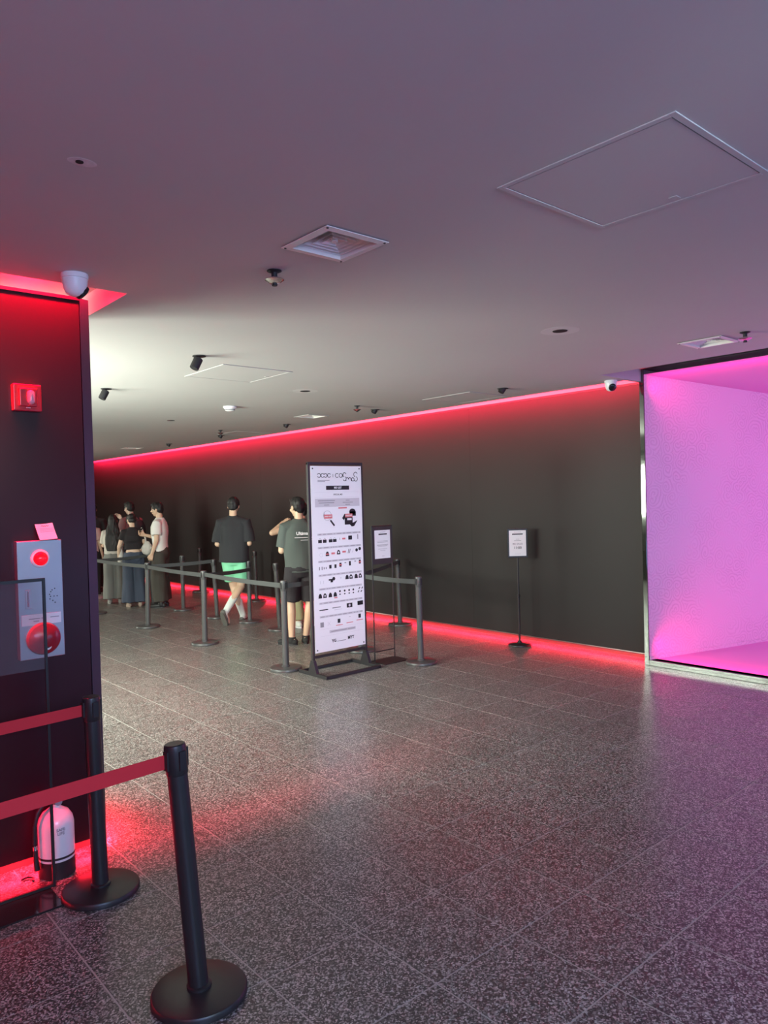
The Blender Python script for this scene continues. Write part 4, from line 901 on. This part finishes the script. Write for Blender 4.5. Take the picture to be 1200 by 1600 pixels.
            for q in range(20): bm.faces.new((ring0[q], ring0[(q + 1) % 20], ring1[(q + 1) % 20], ring1[q]))
            bm.faces.new(ring0); bm.faces.new(ring1[::-1]); obj('sole', bm, shoes.get('sole', shoes['mat']), t)
    return t, D, H, k

cloth = lambda n, c, r=0.85: mat(n, c, r, bump=(140, 0.12, 0.002))
F2 = Vector((0.657, 0.754)); R2 = Vector((0.754, -0.657))
SKIN = (0.60, 0.40, 0.27)
# man in green shorts walking away
person('person in black shirt and mint green shorts walking away, white socks', (5.30, 9.34), F2, 1.775,
       J=dict(kneeR=(0.075, 0.02, 0.50), ankR=(-0.085, -0.30, 0.19), toeR=(0.10, 0.45, -0.75), kneeL=(-0.035, 0.05, 0.50), ankL=(0.085, 0.06, 0.085), toeL=(0.25, 0.95, 0), hipL=(-0.085, 0, 0.92),
              elL=(-0.225, -0.02, 1.10), wrL=(-0.15, 0.20, 1.04), elR=(0.215, -0.02, 1.10), wrR=(0.14, 0.20, 1.06)),
       head=(0, -0.18, 0.0), skin_c=SKIN, hair='short', seed=0.1, vx=0.005,
       top=dict(name='oversized_shirt', mat=cloth('black_cotton', (0.022, 0.022, 0.025)), hem=0.845, hw=0.215, fit=1.10, sleeve=0.93, sr=(0.078, 0.088), wr=0.016),
       bottom=dict(name='shorts', mat=cloth('mint_green_cotton', (0.22, 0.62, 0.36)), r=(0.105, 0.112), end=0.40, wr=0.012),
       socks=dict(top=0.55, mat=cloth('white_sock', (0.70, 0.74, 0.68))), shoes=dict(name='slide_sandal', slide=True, mat=mat('grey_rubber', (0.12, 0.115, 0.10), 0.6)))
# man in grey-green T-shirt beside the banner
hd2 = Vector((0.40, 0.917))
p2, D2, H2, k2 = person('person in grey-green T-shirt and black shorts seen from behind, left of the banner', (5.02, 7.30), hd2, 1.74,
       J=dict(kneeL=(-0.125, 0.02, 0.50), ankL=(-0.13, -0.02, 0.085), toeL=(-0.75, 0.6, 0), kneeR=(0.11, 0.01, 0.50), ankR=(0.045, 0.02, 0.085), toeR=(0.1, 1, 0),
              elL=(-0.215, 0.03, 1.12), wrL=(-0.12, 0.22, 1.10), elR=(0.25, 0.03, 1.13), wrR=(0.06, 0.22, 1.16)),
       head=(0.45, -0.10, 0), skin_c=SKIN, hair='short', seed=0.2, vx=0.005,
       top=dict(mat=cloth('grey_green_jersey', (0.075, 0.090, 0.082)), hem=0.865, hw=0.195, fit=1.04, sleeve=0.86, sr=(0.070, 0.078), wr=0.014),
       bottom=dict(name='shorts', mat=cloth('black_twill', (0.024, 0.020, 0.024)), r=(0.108, 0.112), end=0.48), shoes=dict(mat=cloth('black_canvas', (0.018, 0.018, 0.018)), sole=M_BLK2))
tmh = text_mesh('Ultimate', 0.052, 'CENTER', 0.0015); 
for v in tmh.vertices: v.co = Vector((v.co.x + 0.02, -0.165, v.co.y + 1.315))
link('shirt_lettering', tmh, M_PAPER, p2)
bm = bmesh.new(); box(bm, -0.09, 0.12, -0.1655, -0.1645, 1.265, 1.272); box(bm, -0.02, 0.12, -0.1655, -0.1645, 1.235, 1.239); obj('shirt_lettering', bm, M_PAPER, p2)
# companion hidden behind him
person('person mostly hidden by the grey-green T-shirt man, bent arm out, khaki trousers and white shoes', (5.72, 8.26), Vector((0.2, 0.98)), 1.68,
       J=dict(shL=(-0.19, 0.0, 1.39), elL=(-0.43, 0.03, 1.335), wrL=(-0.24, 0.10, 1.47), toeR=(0.6, 0.8, 0)), hands=(1.0, 0.5), palms=dict(L=(0.2, -0.2, -1)), skin_c=SKIN, seed=0.3, head=(0.2, 0, 0),
       top=dict(mat=cloth('dark_tee', (0.02, 0.018, 0.02)), hem=0.90, hw=0.18, sleeve=0.45), bottom=dict(mat=cloth('khaki_cotton', (0.30, 0.29, 0.16)), r=(0.095, 0.080, 0.085), end=0.97), shoes=dict(mat=cloth('white_canvas', (0.62, 0.64, 0.58)), sole=M_WHT))
# man in white T-shirt, facing left
p3, D3, H3, k3 = person('person in white T-shirt and wide dark trousers standing side-on, looking left at phone', (5.27, 11.72), -R2, 1.735,
       J=dict(elL=(-0.225, -0.015, 1.13), wrL=(-0.215, 0.07, 0.90), elR=(0.21, 0.05, 1.13), wrR=(0.10, 0.27, 1.20)), hands=(0.9, 0.7), palms=dict(R=(-0.3, -0.8, 0.2)),
       head=(0, -0.12, 0), skin_c=SKIN, seed=0.4, hair='short', top=dict(mat=cloth('white_jersey', (0.74, 0.73, 0.68)), hem=0.93, hw=0.178, fit=1.02, sleeve=0.70, sr=(0.075, 0.086)),
       bottom=dict(mat=cloth('dark_olive_twill', (0.052, 0.045, 0.036)), r=(0.115, 0.118, 0.118), end=0.97, wr=0.018), shoes=dict(mat=cloth('black_leather', (0.016, 0.015, 0.015), 0.5)))
hw_ = D3['wrR']
ph = obj('mobile_phone', bbox(-0.037, 0.037, -0.004, 0.004, -0.075, 0.075, 0.003, 2), mat('phone_glass', (0.014, 0.014, 0.016), 0.15))
rz3 = math.atan2(-(-R2)[0], (-R2)[1]); pos = Matrix.Rotation(rz3, 4, 'Z') @ (hw_ + Vector((-0.045, 0.075, 0.055)))
ph.location = (5.27 + pos.x, 11.72 + pos.y, pos.z); ph.rotation_euler = (0.5, 0, rz3); tag(ph, 'dark mobile phone held up by the white T-shirt man', 'phone')
# woman in black crop top and jeans
hd4 = (F2 * 0.93 - R2 * 0.36).normalized()
p4, D4, H4, k4 = person('person in black crop top and wide blue jeans, back turned, hair tied up', (4.995, 12.17), hd4, 1.56, female=True,
       J=dict(elL=(-0.245, 0.02, 1.13), wrL=(-0.255, 0.12, 0.92), elR=(0.225, 0.03, 1.14), wrR=(0.16, 0.22, 1.05)), head=(0.25, -0.30, 0.05), hair='bun', skin_c=(0.66, 0.45, 0.32), seed=0.5,
       top=dict(name='crop_top', mat=cloth('black_rib', (0.014, 0.010, 0.012)), hem=1.075, hw=0.165, sleeve=0.50, sr=(0.062, 0.070), wr=0.006),
       bottom=dict(name='jeans', mat=cloth('blue_denim', (0.048, 0.060, 0.090)), waist=1.02, r=(0.112, 0.112, 0.140), end=1.0, wr=0.018), shoes=dict(mat=cloth('beige_leather', (0.40, 0.30, 0.24))))
M_BAG = cloth('off_white_knit', (0.58, 0.54, 0.48))
rz4 = math.atan2(-hd4.x, hd4.y)
bg = thing('shoulder_bag', 'off-white shoulder bag hanging on the right shoulder of the jeans woman', 'bag', (4.995, 12.17, 0), rz4)
bm = bmesh.new(); ellip(bm, (0.225, -0.06, 0.955), (0.100, 0.065, 0.105)); ellip(bm, (0.225, -0.06, 1.01), (0.065, 0.045, 0.08)); link('bag_body', vox(bm, 0.008, 2, 0.008, (30, 30, 30)), M_BAG, bg)
bm = bmesh.new(); tube(bm, [(0.205, -0.06, 1.05), (0.195, -0.105, 1.14), (0.165, -0.085, 1.24), (0.145, -0.01, 1.305), (0.160, 0.085, 1.24), (0.20, 0.10, 1.10), (0.225, 0.03, 1.02)], 0.014, 8); obj('bag_strap', bm, M_BAG, bg, smooth=True)
tb = thing('tote_bag', 'pale cloth tote bag hanging by the left arm of the jeans woman', 'bag', (4.995, 12.17, 0), rz4)
bm = bmesh.new(); loft(bm, [(-0.19, 0.13, 0.74, 0.055, 0.085), (-0.19, 0.13, 0.86, 0.050, 0.09), (-0.19, 0.13, 1.00, 0.022, 0.075)]); link('bag_body', vox(bm, 0.008, 2, 0.008, (20, 20, 8)), M_BAG, tb)
for y in (0.09, 0.17): bm = bmesh.new(); tube(bm, [(-0.19, y, 0.98), (-0.195, y, 1.08), (-0.20, 0.13, 1.13)], 0.007, 6); obj('bag_handle', bm, M_BAG, tb)
# long-haired woman in grey trousers
person('person with long black hair, white top and wide grey trousers, back turned', (4.93, 12.85), (F2 - R2 * 0.25).normalized(), 1.54, female=True, J=dict(elL=(-0.20, 0.08, 1.14), wrL=(-0.10, 0.25, 1.12), elR=(0.20, 0.08, 1.14), wrR=(0.1, 0.25, 1.12)), head=(0, -0.1, 0), hair='long', skin_c=(0.6, 0.42, 0.3), seed=0.6,
       top=dict(name='blouse', mat=cloth('cream_cotton', (0.52, 0.48, 0.42)), hem=0.98, hw=0.185, sleeve=0.8, fit=1.12), bottom=dict(mat=cloth('grey_wool', (0.16, 0.16, 0.145)), r=(0.112, 0.115, 0.125), end=0.99, wr=0.018), shoes=dict(mat=cloth('grey_canvas', (0.3, 0.28, 0.26))))
# partly hidden people at the pillar edge and behind
person('person with dark shoulder-length hair half hidden by the black pillar edge', (4.86, 13.75), (F2 + R2 * 0.2).normalized(), 1.58, female=True, hair='long', skin_c=(0.6, 0.42, 0.3), seed=0.7,
       top=dict(mat=cloth('dusty_rose_cotton', (0.42, 0.25, 0.24)), hem=0.95, hw=0.18, sleeve=0.8), bottom=dict(mat=cloth('black_trouser', (0.014, 0.012, 0.013)), r=(0.10, 0.085, 0.085), end=0.98), shoes=dict(mat=cloth('pale_canvas', (0.45, 0.40, 0.40))))
p7, D7, H7, k7 = person('person in dusty pink T-shirt wearing a dark backpack, behind the jeans woman, face left', (5.60, 13.70), (-R2 * 0.85 + F2 * 0.5).normalized(), 1.765, hair='short', skin_c=(0.5, 0.34, 0.26), seed=0.8,
       J=dict(elR=(0.20, 0.12, 1.16), wrR=(0.08, 0.34, 1.42), elL=(-0.24, 0.05, 1.13), wrL=(-0.15, 0.25, 1.10)), head=(0, -0.15, 0),
       top=dict(mat=cloth('dusty_pink_jersey', (0.30, 0.17, 0.17)), hem=0.93, hw=0.19, sleeve=0.7), bottom=dict(mat=cloth('dark_denim', (0.02, 0.02, 0.026)), r=(0.10, 0.08, 0.075), end=0.98), shoes=dict(mat=cloth('dark_canvas', (0.03, 0.03, 0.03))))
h7 = (-R2 * 0.85 + F2 * 0.5).normalized(); rz7 = math.atan2(-h7.x, h7.y)
bk = thing('backpack', 'dark backpack on the back of the dusty pink T-shirt man', 'bag', (5.60, 13.70, 0), rz7)
bm = bmesh.new(); loft(bm, [(0, -0.20, 0.98, 0.125, 0.060), (0, -0.21, 1.05, 0.150, 0.080), (0, -0.21, 1.30, 0.145, 0.080), (0, -0.20, 1.40, 0.10, 0.060), (0, -0.195, 1.43, 0.05, 0.035)]); link('pack_body', vox(bm, 0.010, 3), cloth('black_nylon', (0.020, 0.018, 0.022), 0.6), bk)
for c in (-1, 1): bm = bmesh.new(); tube(bm, [(c * 0.10, -0.155, 1.36), (c * 0.115, -0.07, 1.475), (c * 0.125, 0.06, 1.45), (c * 0.14, 0.145, 1.33), (c * 0.155, 0.12, 1.15), (c * 0.15, -0.13, 1.08)], 0.016, 8); obj('shoulder_strap', bm, cloth('black_nylon', (0.02, 0.018, 0.022)), bk, smooth=True)
person('person whose dark-haired head just shows past the black pillar edge', (5.28, 14.80), (F2 - R2 * 0.4).normalized(), 1.75, hair='short', skin_c=(0.5, 0.34, 0.26), seed=0.9,
       top=dict(mat=cloth('charcoal_tee', (0.03, 0.03, 0.032)), hem=0.92, hw=0.19), bottom=dict(mat=cloth('black_jean', (0.016, 0.016, 0.018)), r=(0.10, 0.08, 0.08), end=0.98), shoes=dict(mat=cloth('dark_canvas', (0.03, 0.03, 0.03))))

bpy.data.scenes.remove(TMP)
